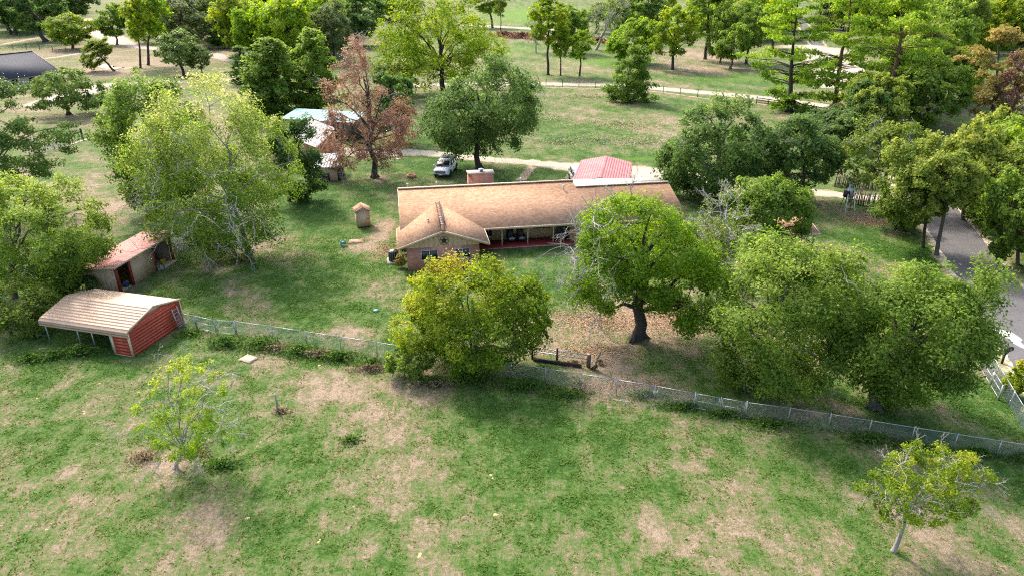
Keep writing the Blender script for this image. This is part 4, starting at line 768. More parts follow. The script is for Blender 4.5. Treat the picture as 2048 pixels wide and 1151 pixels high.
WOOD = [((-258.01, 398.52, 0.0, 9.65, 5.98, 6.99), 'oak', 3, 'l'), ((-250.98, 362.43, 0.0, 9.05, 7.66, 6.55), 'round', 3, 'l'), ((-237.26, 382.0, 0.0, 9.98, 8.04, 7.23), 'oak', 0, 'l'), ((-255.71, 371.37, 0.0, 12.82, 8.73, 9.29), 'airy', 5, 'l'), ((-260.95, 438.95, 0.0, 9.89, 6.29, 7.16), 'oak', 3, 'l'), ((-319.73, 486.1, 0.0, 9.28, 7.98, 6.72), 'round', 0, 'l'), ((-293.97, 430.72, 0.0, 12.96, 8.08, 9.38), 'airy', 0, 'l'), ((-246.39, 358.04, 0.0, 10.93, 8.63, 7.91), 'oak', 0, 'l'), ((-211.47, 306.27, 0.0, 10.58, 7.25, 7.66), 'airy', 3, 'l'), ((-256.55, 393.16, 0.0, 9.35, 7.74, 6.77), 'airy', 3, 'l'), ((-240.82, 352.76, 0.0, 10.52, 8.85, 7.62), 'airy', 3, 'l'), ((-308.78, 489.01, 0.0, 11.7, 8.54, 8.47), 'oak', 3, 'l'), ((-305.07, 486.16, 0.0, 10.25, 6.78, 7.42), 'airy', 0, 'l'), ((-279.01, 465.5, 0.0, 11.6, 8.59, 8.4), 'oak', 5, 'l'), ((-206.69, 302.48, 0.0, 11.01, 8.11, 7.97), 'airy', 3, 'l'), ((-323.96, 464.98, 0.0, 8.16, 6.28, 5.91), 'oak', 3, 'l'), ((-292.7, 467.55, 0.0, 9.67, 8.24, 7.0), 'airy', 5, 'l'), ((-217.5, 336.19, 0.0, 9.84, 6.37, 7.13), 'round', 3, 'l'), ((-227.53, 328.31, 0.0, 12.08, 7.28, 8.75), 'airy', 3, 'l'), ((-285.18, 417.51, 0.0, 12.81, 7.92, 9.28), 'oak', 0, 'l'), ((-300.49, 449.97, 0.0, 7.33, 5.92, 5.31), 'oak', 0, 'l'), ((-211.9, 324.47, 0.0, 7.63, 6.53, 5.52), 'round', 3, 'l'), ((-247.6, 361.05, 0.0, 7.21, 5.98, 5.22), 'airy', 3, 'l'), ((-296.12, 478.99, 0.0, 10.81, 7.08, 7.83), 'round', 3, 'l'), ((-262.92, 421.41, 0.0, 11.22, 7.59, 8.12), 'round', 0, 'l'), ((-222.61, 322.75, 0.0, 10.42, 8.37, 7.55), 'oak', 0, 'l'), ((-256.01, 377.7, 0.0, 10.94, 7.57, 7.92), 'oak', 3, 'l'), ((-227.53, 355.53, 0.0, 7.67, 6.42, 5.55), 'airy', 0, 'l'), ((-227.06, 356.88, 0.0, 9.28, 7.03, 6.72), 'airy', 0, 'l'), ((-282.4, 479.39, 0.0, 7.74, 6.29, 5.61), 'oak', 5, 'l'), ((-243.28, 374.46, 0.0, 9.18, 7.73, 6.65), 'airy', 0, 'l'), ((-206.44, 311.47, 0.0, 10.03, 6.31, 7.26), 'airy', 5, 'l'), ((-291.96, 488.43, 0.0, 11.23, 7.59, 8.13), 'airy', 5, 'l'), ((-311.0, 477.94, 0.0, 9.1, 6.16, 6.59), 'oak', 0, 'l'), ((-278.65, 402.61, 0.0, 10.29, 7.15, 7.45), 'oak', 0, 'l'), ((-216.55, 325.03, 0.0, 9.17, 5.53, 6.64), 'airy', 3, 'l'), ((-281.47, 466.6, 0.0, 8.61, 6.72, 6.23), 'oak', 3, 'l'), ((-328.79, 476.18, 0.0, 9.33, 7.76, 6.76), 'oak', 0, 'l'), ((-238.88, 368.39, 0.0, 10.13, 6.79, 7.34), 'oak', 0, 'l'), ((-248.18, 369.18, 0.0, 8.6, 6.19, 6.23), 'airy', 0, 'l'), ((-203.16, 308.75, 0.0, 9.49, 7.16, 6.87), 'oak', 0, 'l'), ((-284.81, 459.0, 0.0, 7.09, 5.64, 5.13), 'round', 5, 'l'), ((-282.97, 411.05, 0.0, 9.39, 6.37, 6.8), 'round', 3, 'l'), ((-307.86, 474.97, 0.0, 9.2, 6.55, 6.66), 'airy', 5, 'l'), ((-157.68, 424.33, 0.0, 9.18, 6.91, 6.65), 'airy', 5, 'l'), ((-144.49, 423.56, 0.0, 12.02, 7.99, 8.7), 'airy', 0, 'l'), ((-141.06, 349.28, 0.0, 11.87, 7.62, 8.6), 'airy', 1, 'l'), ((-145.02, 328.01, 0.0, 7.81, 6.67, 5.65), 'airy', 1, 'l'), ((-99.74, 270.96, 0.0, 10.58, 6.63, 7.66), 'airy', 5, 'l'), ((-140.61, 294.71, 0.0, 9.34, 6.5, 6.77), 'airy', 0, 'l'), ((-213.54, 437.66, 0.0, 7.35, 6.07, 5.32), 'round', 1, 'l'), ((-124.3, 318.85, 0.0, 12.17, 8.54, 8.82), 'round', 5, 'l'), ((-93.39, 418.95, 0.0, 12.67, 8.7, 9.18), 'airy', 0, 'l'), ((-164.62, 495.92, 0.0, 9.24, 7.89, 6.69), 'round', 5, 'l'), ((-75.24, 301.69, 0.0, 13.49, 8.68, 9.77), 'round', 5, 'l'), ((-160.59, 348.24, 0.0, 10.09, 7.88, 7.31), 'round', 0, 'l'), ((-105.73, 374.64, 0.0, 10.98, 7.6, 7.95), 'round', 0, 'l'), ((-109.69, 328.9, 0.0, 13.75, 8.83, 9.96), 'round', 0, 'l'), ((-117.44, 289.49, 0.0, 8.24, 5.97, 5.97), 'airy', 0, 'l'), ((-82.77, 322.48, 0.0, 8.02, 5.54, 5.81), 'airy', 5, 'l'), ((-167.42, 472.78, 0.0, 11.39, 8.33, 8.25), 'round', 1, 'l'), ((-90.47, 263.7, 0.0, 10.69, 8.87, 7.74), 'round', 5, 'l'), ((-69.6, 286.28, 0.0, 11.18, 8.89, 8.1), 'airy', 0, 'l'), ((-75.15, 328.46, 0.0, 13.09, 7.85, 9.48), 'airy', 0, 'l'), ((-134.05, 272.88, 0.0, 9.53, 7.53, 6.9), 'round', 5, 'l'), ((-111.62, 379.45, 0.0, 8.26, 6.88, 5.98), 'airy', 1, 'l'), ((-110.04, 298.58, 0.0, 10.55, 6.6, 7.64), 'airy', 0, 'l'), ((-89.62, 281.81, 0.0, 11.87, 8.74, 8.6), 'airy', 0, 'l'), ((-124.17, 485.03, 0.0, 11.09, 9.0, 8.03), 'round', 1, 'l'), ((-78.59, 275.54, 0.0, 11.6, 7.83, 8.4), 'airy', 1, 'l'), ((-140.14, 402.1, 0.0, 12.66, 7.64, 9.17), 'round', 5, 'l'), ((-208.81, 420.42, 0.0, 8.19, 5.71, 5.93), 'round', 0, 'l'), ((-216.3, 493.28, 0.0, 8.73, 7.13, 6.32), 'round', 5, 'l'), ((-185.57, 427.18, 0.0, 12.74, 7.73, 9.22), 'round', 5, 'l'), ((-108.92, 264.1, 0.0, 8.74, 7.44, 6.33), 'airy', 0, 'l'), ((-197.52, 416.04, 0.0, 10.38, 6.4, 7.52), 'round', 5, 'l'), ((-114.83, 285.46, 0.0, 10.48, 8.67, 7.59), 'round', 1, 'l'), ((-105.9, 473.55, 0.0, 10.69, 7.5, 7.74), 'round', 5, 'l'), ((-124.4, 422.27, 0.0, 11.9, 7.74, 8.62), 'airy', 1, 'l'), ((-142.65, 346.86, 0.0, 10.26, 6.51, 7.43), 'airy', 1, 'l'), ((-127.78, 455.02, 0.0, 13.63, 8.58, 9.87), 'airy', 0, 'l'), ((-140.98, 369.99, 0.0, 11.43, 6.81, 8.28), 'round', 5, 'l'), ((-94.04, 425.52, 0.0, 12.25, 7.77, 8.87), 'airy', 5, 'l'), ((-184.35, 491.4, 0.0, 9.58, 7.02, 6.94), 'airy', 5, 'l'), ((-218.74, 486.57, 0.0, 7.59, 6.52, 5.5), 'airy', 5, 'l'), ((-138.98, 419.32, 0.0, 10.38, 7.64, 7.51), 'round', 0, 'l'), ((-100.45, 467.26, 0.0, 9.69, 7.34, 7.02), 'airy', 1, 'l'), ((-100.78, 420.28, 0.0, 10.74, 7.15, 7.78), 'round', 5, 'l'), ((-120.03, 384.04, 0.0, 12.33, 7.88, 8.93), 'round', 0, 'l'), ((-102.37, 309.52, 0.0, 8.65, 7.17, 6.26), 'round', 5, 'l'), ((-164.85, 342.05, 0.0, 10.87, 7.56, 7.87), 'airy', 1, 'l'), ((-98.27, 329.33, 0.0, 12.84, 8.79, 9.3), 'airy', 5, 'l'), ((-119.94, 319.47, 0.0, 12.4, 8.51, 8.98), 'round', 5, 'l'), ((-223.25, 497.18, 0.0, 12.21, 8.56, 8.84), 'round', 5, 'l'), ((-173.57, 428.04, 0.0, 10.52, 7.94, 7.62), 'airy', 5, 'l'), ((-186.79, 463.9, 0.0, 13.56, 8.24, 9.82), 'round', 0, 'l'), ((-88.01, 401.47, 0.0, 12.24, 8.28, 8.86), 'round', 0, 'l'), ((-168.19, 408.79, 0.0, 8.86, 6.53, 6.41), 'airy', 0, 'l'), ((-91.18, 432.12, 0.0, 9.66, 7.9, 6.99), 'airy', 0, 'l'), ((-145.44, 304.14, 0.0, 10.27, 8.82, 7.44), 'round', 0, 'l'), ((-158.77, 429.76, 0.0, 10.94, 8.42, 7.92), 'airy', 0, 'l'), ((-78.52, 278.74, 0.0, 8.64, 6.38, 6.25), 'airy', 0, 'l'), ((-96.29, 338.66, 0.0, 10.13, 7.38, 7.34), 'airy', 5, 'l'), ((-131.6, 360.01, 0.0, 7.55, 5.81, 5.46), 'airy', 0, 'l'), ((-89.09, 315.06, 0.0, 9.55, 6.84, 6.92), 'airy', 5, 'l'), ((-148.46, 313.12, 0.0, 11.23, 6.88, 8.13), 'round', 0, 'l'), ((-123.7, 279.92, 0.0, 9.14, 6.33, 6.62), 'airy', 0, 'l'), ((-233.62, 500.15, 0.0, 12.36, 7.47, 8.95), 'airy', 0, 'l'), ((-99.63, 327.57, 0.0, 9.06, 7.79, 6.56), 'round', 5, 'l'), ((-113.31, 376.72, 0.0, 8.91, 6.79, 6.45), 'airy', 5, 'l'), ((-116.06, 359.63, 0.0, 9.91, 8.44, 7.18), 'airy', 0, 'l'), ((-129.72, 492.22, 0.0, 11.71, 7.92, 8.48), 'airy', 1, 'l'), ((-138.22, 295.11, 0.0, 11.61, 7.92, 8.41), 'round', 0, 'l'), ((-149.4, 393.68, 0.0, 9.62, 7.76, 6.96), 'round', 5, 'l'), ((-157.29, 369.23, 0.0, 12.55, 8.62, 9.09), 'airy', 5, 'l'), ((-154.67, 499.73, 0.0, 13.32, 8.24, 9.65), 'airy', 0, 'l'), ((-66.48, 218.94, 0.0, 9.6, 7.36, 6.95), 'airy', 5, 'l'), ((-58.42, 229.23, 0.0, 7.9, 5.13, 5.72), 'airy', 0, 'l'), ((-61.36, 234.97, 0.0, 8.83, 6.36, 6.39), 'airy', 5, 'l'), ((-68.52, 278.87, 0.0, 6.66, 5.24, 4.82), 'airy', 0, 'l'), ((-71.85, 281.24, 0.0, 8.38, 6.43, 6.07), 'round', 1, 'l'), ((-64.13, 243.26, 0.0, 8.78, 5.67, 6.36), 'airy', 1, 'l'), ((-57.36, 225.08, 0.0, 11.1, 6.74, 8.04), 'round', 1, 'l'), ((-84.85, 240.57, 0.0, 9.28, 6.07, 6.72), 'round', 5, 'l'), ((-102.45, 280.22, 0.0, 8.26, 5.36, 5.98), 'round', 0, 'l'), ((-79.68, 266.14, 0.0, 9.51, 6.82, 6.88), 'round', 1, 'l'), ((-78.51, 250.55, 0.0, 7.69, 5.52, 5.57), 'round', 1, 'l'), ((-71.96, 226.74, 0.0, 8.67, 5.84, 6.28), 'round', 1, 'l'), ((-79.51, 220.64, 0.0, 6.7, 5.18, 4.85), 'round', 1, 'l'), ((-77.24, 253.49, 0.0, 8.69, 5.53, 6.29), 'round', 1, 'l'), ((-86.39, 258.03, 0.0, 12.2, 7.49, 8.84), 'round', 1, 'l'), ((-76.09, 216.58, 0.0, 9.52, 7.14, 6.9), 'round', 1, 'l'), ((-66.28, 252.25, 0.0, 10.48, 7.04, 7.59), 'round', 5, 'l'), ((-63.96, 226.66, 0.0, 8.4, 5.46, 6.09), 'round', 0, 'l'), ((45.67, 339.96, 0.0, 7.64, 4.67, 5.53), 'tall', 0, 'm'), ((45.18, 351.92, 0.0, 5.68, 4.14, 4.11), 'tall', 4, 'm'), ((36.57, 316.46, 0.0, 5.69, 4.86, 4.12), 'tall', 0, 'm'), ((53.37, 357.28, 0.0, 6.72, 4.91, 4.86), 'tall', 4, 'm'), ((46.07, 306.11, 0.0, 6.9, 5.21, 5.0), 'airy', 0, 'm'), ((56.39, 310.43, 0.0, 5.74, 4.16, 4.15), 'round', 4, 'm'), ((70.97, 343.61, 0.0, 10.15, 6.23, 7.35), 'airy', 4, 'm'), ((39.86, 335.11, 0.0, 6.69, 5.06, 4.84), 'tall', 4, 'm'), ((66.86, 326.78, 0.0, 7.0, 5.26, 5.07), 'round', 3, 'm'), ((123.39, 384.92, 0.0, 8.04, 5.18, 5.82), 'round', 4, 'm'), ((90.44, 249.96, 0.0, 9.38, 7.35, 6.79), 'airy', 4, 'm'), ((101.01, 298.1, 0.0, 11.09, 6.78, 8.03), 'airy', 1, 'm'), ((91.37, 311.34, 0.0, 8.99, 7.68, 6.51), 'airy', 1, 'm'), ((98.97, 283.42, 0.0, 9.51, 6.97, 6.89), 'airy', 4, 'm'), ((120.24, 334.74, 0.0, 9.33, 7.17, 6.76), 'airy', 2, 'm'), ((96.56, 339.32, 0.0, 9.41, 5.84, 6.82), 'airy', 4, 'm'), ((84.22, 284.85, 0.0, 8.03, 6.91, 5.81), 'airy', 0, 'm'), ((103.75, 374.54, 0.0, 7.69, 6.53, 5.57), 'round', 4, 'm'), ((119.81, 334.94, 0.0, 8.71, 5.45, 6.31), 'round', 0, 'm'), ((88.99, 274.67, 0.0, 7.42, 5.15, 5.37), 'tall', 0, 'm'), ((133.89, 407.39, 0.0, 8.57, 7.12, 6.2), 'airy', 0, 'm'), ((78.13, 280.02, 0.0, 7.63, 5.17, 5.52), 'airy', 4, 'm'), ((97.49, 281.18, 0.0, 10.16, 6.62, 7.36), 'airy', 1, 'm'), ((97.56, 369.83, 0.0, 9.91, 6.36, 7.17), 'airy', 1, 'm'), ((113.3, 311.86, 0.0, 7.4, 6.31, 5.36), 'airy', 0, 'm'), ((151.07, 412.95, 0.0, 8.35, 5.75, 6.05), 'round', 1, 'm'), ((108.66, 289.59, 0.0, 7.26, 5.35, 5.26), 'airy', 0, 'm'), ((67.5, 247.31, 0.0, 8.09, 6.77, 5.86), 'airy', 1, 'm'), ((157.77, 426.77, 0.0, 7.55, 5.99, 5.46), 'tall', 0, 'm'), ((96.94, 342.4, 0.0, 9.03, 5.91, 6.54), 'round', 4, 'm'), ((151.48, 412.55, 0.0, 10.66, 8.0, 7.72), 'round', 1, 'm'), ((82.76, 280.25, 0.0, 6.69, 5.39, 4.84), 'round', 4, 'm'), ((127.82, 393.67, 0.0, 9.28, 7.16, 6.72), 'airy', 1, 'm'), ((150.87, 410.2, 0.0, 11.55, 7.4, 8.37), 'round', 0, 'm'), ((121.08, 368.66, 0.0, 9.16, 5.65, 6.63), 'tall', 0, 'm'), ((111.35, 319.46, 0.0, 7.98, 5.11, 5.78), 'round', 4, 'm'), ((91.99, 279.58, 0.0, 8.78, 5.27, 6.36), 'airy', 0, 'm'), ((91.7, 288.59, 0.0, 9.35, 6.49, 6.77), 'round', 2, 'm'), ((109.18, 341.01, 0.0, 9.1, 5.91, 6.59), 'tall', 1, 'm'), ((23.93, 369.09, 0.0, 5.64, 4.46, 4.08), 'tall', 4, 'm'), ((14.55, 357.91, 0.0, 6.96, 4.65, 5.04), 'tall', 4, 'm'), ((177.04, 260.79, 0.0, 9.77, 7.9, 7.08), 'round', 5, 'r'), ((168.16, 304.67, 0.0, 10.41, 6.78, 7.54), 'tier', 2, 'r'), ((169.33, 298.9, 0.0, 7.85, 5.52, 5.69), 'airy', 2, 'r'), ((154.56, 319.44, 0.0, 9.08, 5.6, 6.57), 'round', 2, 'r'), ((167.92, 242.94, 0.0, 9.59, 6.39, 6.95), 'round', 0, 'r'), ((207.05, 345.15, 0.0, 11.97, 7.84, 8.67), 'tier', 2, 'r'), ((153.82, 340.44, 0.0, 12.2, 8.15, 8.84), 'airy', 4, 'r'), ((226.88, 349.35, 0.0, 11.34, 7.98, 8.21), 'round', 0, 'r'), ((168.72, 302.31, 0.0, 11.06, 7.31, 8.01), 'round', 2, 'r'), ((225.67, 327.88, 0.0, 12.39, 8.49, 8.97), 'round', 4, 'r'), ((219.8, 479.93, 0.0, 10.57, 7.24, 7.65), 'round', 2, 'r'), ((179.87, 253.09, 0.0, 11.47, 6.87, 8.31), 'round', 0, 'r'), ((146.48, 251.45, 0.0, 11.04, 7.3, 8.0), 'round', 4, 'r'), ((272.99, 460.05, 0.0, 11.86, 8.06, 8.59), 'tier', 4, 'r'), ((207.03, 307.72, 0.0, 9.54, 6.7, 6.91), 'tier', 4, 'r'), ((145.78, 277.16, 0.0, 10.61, 7.31, 7.68), 'round', 0, 'r'), ((220.53, 407.58, 0.0, 8.56, 5.7, 6.2), 'round', 4, 'r'), ((152.54, 279.79, 0.0, 12.35, 8.3, 8.95), 'round', 0, 'r'), ((281.45, 405.86, 0.0, 8.57, 6.68, 6.2), 'airy', 2, 'r'), ((186.47, 271.93, 0.0, 9.78, 8.05, 7.08), 'tier', 4, 'r'), ((142.46, 232.92, 0.0, 11.62, 7.39, 8.42), 'round', 2, 'r'), ((164.43, 276.91, 0.0, 8.35, 6.85, 6.04), 'tier', 2, 'r'), ((196.31, 397.62, 0.0, 11.08, 6.76, 8.03), 'round', 0, 'r'), ((147.56, 323.97, 0.0, 7.46, 5.62, 5.4), 'airy', 4, 'r'), ((195.91, 352.38, 0.0, 9.02, 7.46, 6.53), 'tier', 2, 'r'), ((149.9, 256.62, 0.0, 9.04, 5.84, 6.54), 'tier', 0, 'r'), ((144.29, 332.29, 0.0, 8.98, 7.52, 6.5), 'tier', 5, 'r'), ((150.87, 299.25, 0.0, 8.47, 5.7, 6.13), 'round', 0, 'r'), ((161.22, 266.45, 0.0, 9.62, 7.48, 6.96), 'round', 4, 'r'), ((273.57, 444.36, 0.0, 7.26, 5.77, 5.25), 'round', 4, 'r'), ((181.48, 335.42, 0.0, 9.02, 7.25, 6.53), 'round', 0, 'r'), ((149.17, 315.6, 0.0, 9.96, 6.84, 7.22), 'airy', 5, 'r'), ((194.82, 338.74, 0.0, 8.69, 5.96, 6.3), 'airy', 0, 'r'), ((149.23, 279.4, 0.0, 6.93, 5.85, 5.02), 'round', 2, 'r'), ((170.74, 278.62, 0.0, 11.45, 8.45, 8.29), 'tier', 2, 'r'), ((170.73, 249.01, 0.0, 8.27, 6.06, 5.99), 'round', 0, 'r'), ((205.26, 294.49, 0.0, 10.19, 7.73, 7.38), 'airy', 5, 'r'), ((201.17, 386.32, 0.0, 10.14, 8.09, 7.34), 'airy', 2, 'r'), ((181.17, 309.1, 0.0, 11.04, 7.73, 7.99), 'airy', 0, 'r'), ((166.0, 243.23, 0.0, 8.95, 7.43, 6.48), 'round', 4, 'r'), ((263.5, 445.53, 0.0, 7.98, 5.8, 5.78), 'tier', 0, 'r'), ((198.14, 382.09, 0.0, 6.99, 5.88, 5.06), 'airy', 5, 'r'), ((176.06, 271.32, 0.0, 8.92, 6.84, 6.46), 'tier', 5, 'r'), ((232.5, 332.83, 0.0, 9.75, 6.33, 7.06), 'round', 2, 'r'), ((205.87, 314.54, 0.0, 9.64, 7.58, 6.98), 'round', 2, 'r'), ((152.55, 256.14, 0.0, 13.66, 8.23, 9.89), 'tier', 0, 'r'), ((239.62, 425.72, 0.0, 8.88, 6.52, 6.43), 'tier', 2, 'r'), ((154.78, 233.36, 0.0, 9.62, 5.73, 6.97), 'tier', 4, 'r'), ((173.38, 349.31, 0.0, 9.58, 6.17, 6.94), 'airy', 0, 'r'), ((204.6, 324.46, 0.0, 10.65, 7.58, 7.71), 'airy', 0, 'r'), ((146.47, 261.0, 0.0, 8.9, 6.01, 6.44), 'round', 0, 'r'), ((153.92, 354.1, 0.0, 9.46, 6.09, 6.85), 'airy', 0, 'r'), ((158.98, 262.11, 0.0, 10.27, 8.26, 7.43), 'tier', 5, 'r'), ((188.81, 444.2, 0.0, 8.29, 6.17, 6.0), 'round', 5, 'r'), ((136.41, 239.87, 0.0, 10.43, 7.22, 7.55), 'round', 0, 'r'), ((212.55, 421.39, 0.0, 10.64, 7.95, 7.71), 'round', 2, 'r'), ((312.49, 479.39, 0.0, 11.36, 7.15, 8.23), 'round', 0, 'r'), ((253.12, 456.77, 0.0, 9.16, 6.2, 6.63), 'airy', 2, 'r'), ((153.03, 342.78, 0.0, 9.61, 5.82, 6.96), 'airy', 2, 'r'), ((148.59, 278.17, 0.0, 8.5, 5.77, 6.15), 'round', 0, 'r'), ((218.83, 349.4, 0.0, 10.27, 7.28, 7.44), 'airy', 0, 'r'), ((199.15, 311.24, 0.0, 10.37, 7.98, 7.51), 'airy', 0, 'r'), ((172.96, 261.25, 0.0, 10.77, 6.93, 7.8), 'round', 0, 'r'), ((133.29, 272.51, 0.0, 12.74, 8.31, 9.22), 'round', 4, 'r'), ((72.26, 125.11, 0.0, 7.14, 5.04, 5.17), 'airy', 0, 'r'), ((79.5, 138.29, 0.0, 8.34, 6.98, 6.04), 'airy', 2, 'r'), ((86.96, 150.35, 0.0, 10.46, 7.3, 7.57), 'round', 0, 'r'), ((71.82, 128.42, 0.0, 8.32, 5.77, 6.02), 'round', 0, 'r'), ((79.11, 140.58, 0.0, 10.01, 6.38, 7.25), 'round', 2, 'r'), ((100.34, 175.69, 0.0, 7.28, 5.41, 5.27), 'airy', 2, 'r'), ((104.33, 178.13, 0.0, 9.17, 5.59, 6.64), 'round', 0, 'r'), ((107.58, 178.45, 0.0, 8.75, 6.43, 6.34), 'airy', 0, 'r'), ((98.54, 167.64, 0.0, 11.63, 7.42, 8.42), 'round', 0, 'r'), ((65.17, 84.64, 0.0, 3.76, 3.11, 2.72), 'airy', 0, 'r'), ((66.25, 82.84, 0.0, 4.46, 3.43, 3.23), 'airy', 0, 'r'), ((62.52, 77.62, 0.0, 5.53, 3.38, 4.01), 'oak', 2, 'r'), ((62.16, 76.23, 0.0, 5.4, 3.58, 3.91), 'oak', 0, 'r'), ((59.66, 83.26, 0.0, 5.73, 3.54, 4.15), 'round', 2, 'r'), ((61.51, 83.98, 0.0, 4.1, 3.24, 2.97), 'oak', 0, 'r'), ((54.81, 78.78, 0.0, 4.87, 3.48, 3.53), 'round', 2, 'r'), ((56.28, 77.2, 0.0, 5.98, 3.68, 4.33), 'airy', 0, 'r'), ((63.58, 83.0, 0.0, 4.19, 3.09, 3.03), 'airy', 2, 'r'), ((58.11, 78.87, 0.0, 4.21, 3.0, 3.05), 'oak', 2, 'r'), ((61.61, 76.28, 0.0, 5.19, 3.71, 3.76), 'airy', 2, 'r'), ((65.83, 82.57, 0.0, 5.04, 3.56, 3.65), 'oak', 2, 'r'), ((56.63, 73.86, 0.0, 5.79, 3.98, 4.19), 'round', 2, 'r'), ((48.11, 55.25, 0.0, 4.73, 3.7, 3.42), 'oak', 0, 'r'), ((54.46, 64.53, 0.0, 5.39, 4.13, 3.9), 'round', 0, 'r'), ((51.49, 67.21, 0.0, 5.57, 3.78, 4.03), 'round', 2, 'r'), ((51.71, 60.29, 0.0, 6.93, 4.23, 5.02), 'oak', 2, 'r'), ((60.0, 73.41, 0.0, 4.97, 3.74, 3.6), 'round', 0, 'r'), ((56.11, 66.31, 0.0, 6.11, 4.87, 4.42), 'round', 0, 'r'), ((50.4, 60.17, 0.0, 5.02, 4.09, 3.64), 'round', 0, 'r'), ((53.01, 65.36, 0.0, 5.32, 4.06, 3.85), 'oak', 2, 'r'), ((58.62, 116.3, 0.0, 5.67, 3.63, 4.1), 'round', 2, 'r'), ((57.5, 111.13, 0.0, 5.37, 4.19, 3.89), 'oak', 3, 'r'), ((55.66, 107.47, 0.0, 4.89, 3.69, 3.54), 'oak', 3, 'r'), ((57.59, 107.25, 0.0, 6.1, 4.0, 4.42), 'oak', 2, 'r')]
WM = ['leaf_mid', 'leaf_fresh', 'leaf_olive', 'leaf_dark', 'leaf_yellow', 'leaf_grey']
WL = {'l': ('of the wood along the upper left edge', 'upper left wood'), 'm': ('of the far tree line along the upper edge', 'far tree line'),
      'r': ('of the dense wood at the right beyond the road', 'right-hand wood')}
HUE = {'leaf_mid': 'mid green', 'leaf_fresh': 'bright green', 'leaf_olive': 'olive green', 'leaf_dark': 'dark green', 'leaf_yellow': 'yellow-green', 'leaf_grey': 'grey-green'}
SHAPE = {'oak': 'spreading', 'round': 'rounded', 'airy': 'loose-crowned', 'tall': 'slim tall', 'tier': 'broad conifer'}
for T_, kind, mi, reg in WOOD:
    look = HUE[WM[mi]] + ' ' + SHAPE[kind]
    S('oak_tree' if kind == 'oak' else 'elm_tree' if kind != 'tier' else 'cedar_tree', look + ' tree ' + WL[reg][0], T_, kind, WM[mi], 'tree', look + ' trees of the ' + WL[reg][1])

# ------------------------------------------------------------------ the brick ranch house (x along its front, y towards its back)
HL = (-9.51, 57.24); HR = math.atan2(.167, .986)
house = thing('ranch_house', 'long brick ranch house with tan shingle roof and red porch', 'house', HL, HR)
def world_of(x, y, z=0.0):
    c, s = math.cos(HR), math.sin(HR); return (HL[0] + x * c - y * s, HL[1] + x * s + y * c, z)
def part(name, mb, m, parent=None, smooth=False): return obj(name, mb, M[m] if isinstance(m, str) else m, parent or house, smooth)
RZ, RY = 4.68, 10.4            # main ridge
EZ, EY = 2.42, 3.45            # front eave
# main roof, in two sections with the right one lower
m = MB(); T_ = .16
m.slab([(-.4,EY,EZ),(28.2,EY,EZ),(28.2,9.3,4.325),(17.95,9.3,4.325),(17.95,RY,RZ),(-.4,RY,RZ)], T_)
m.slab([(-.4,RY+.01,RZ),(17.95,RY+.01,RZ),(17.95,16.6,2.62),(-.4,16.6,2.62)], T_)
part('roof', m, 'shingle')
m = MB(); m.slab([(17.96,9.31,4.33),(28.2,9.31,4.33),(28.2,13.6,3.62),(17.96,15.8,3.25)], T_)
part('rear_roof', m, 'metal_white')
m = MB(); m.slab([(-.77,-.45,EZ),(3.36,-.45,3.87),(3.36,8.1,3.87),(-.77,4.9,EZ)], T_); m.slab([(3.37,-.45,3.87),(7.5,-.45,EZ),(7.5,4.6,EZ),(3.37,8.1,3.87)], T_)
part('wing_roof', m, 'shingle_wing')
for nm, pts in (('ridge_cap', [(-.42,RY,RZ+.05),(17.97,RY,RZ+.05)]), ('ridge_cap', [(17.98,9.3,4.38),(28.2,9.3,4.38)]), ('ridge_cap', [(3.365,-.46,3.91),(3.365,8.0,3.91)])):
    m = MB(); m.bar(pts[0], pts[1], .30, .09); part(nm, m, 'tan_trim' if pts[0][2] > 4 else 'shingle')
# fascia boards and gable trim
for p, q in (((7.45,EY-.03,EZ-.1),(17.95,EY-.03,EZ-.1)), ((17.96,EY-.03,EZ-.12),(28.2,EY-.03,EZ-.12))):
    m = MB(); m.bar(p, q, .05, .2); part('fascia', m, 'tan_trim')
for p, q in (((-.79,-.48,EZ-.1),(3.36,-.48,3.77)), ((3.36,-.48,3.77),(7.52,-.48,EZ-.1)), ((-.8,-.45,EZ-.1),(-.8,4.8,EZ-.1)), ((7.53,-.45,EZ-.1),(7.53,3.3,EZ-.1)), ((-.43,3.5,EZ-.1),(-.43,RY,RZ-.1)), ((-.43,RY,RZ-.1),(-.43,16.5,2.55))):
    m = MB(); m.bar(p, q, .05, .2); part('rake_board', m, 'tan_trim')
# walls
m = MB(); m.box(0, 6.6, 0, 2.9, 0, 2.2); m.box(0, .2, 2.9, 15.8, 0, 2.2); m.box(0, 17.9, 15.6, 15.8, 0, 2.3)
m.box(17.0, 28.0, 4.3, 4.5, 0, 2.15); m.box(27.8, 28.0, 4.5, 13.0, 0, 2.15); m.box(16.35, 17.0, 4.3, 6.2, 0, 2.25); m.box(6.4, 6.6, 2.9, 6.1, 0, 2.2)
part('brick_wall', m, 'brick')
m = MB(); m.add([(0,-.02,2.2),(6.6,-.02,2.2),(6.6,-.02,2.42),(3.36,-.02,3.62),(0,-.02,2.42)], [(0,1,2,3,4)]); m.add([(0,.04,2.2),(6.6,.04,2.2),(6.6,.04,2.42),(3.36,.04,3.62),(0,.04,2.42)], [(4,3,2,1,0)])
part('gable_panel', m, 'tan_wall')
m = MB(); m.add([(.01,3.5,2.2),(.01,RY,4.45),(.01,15.8,2.4),(.01,15.8,2.2)], [(3,2,1,0)]); part('end_gable', m, 'tan_wall')
for i in range(15):
    x = .3 + i * .43; h = 2.40 + (3.60 - 2.42) * (1 - abs(x - 3.36) / 3.36)
    m = MB(); m.box(x, x + .045, -.045, -.02, 2.2, h - .06); part('batten', m, 'tan_wall')
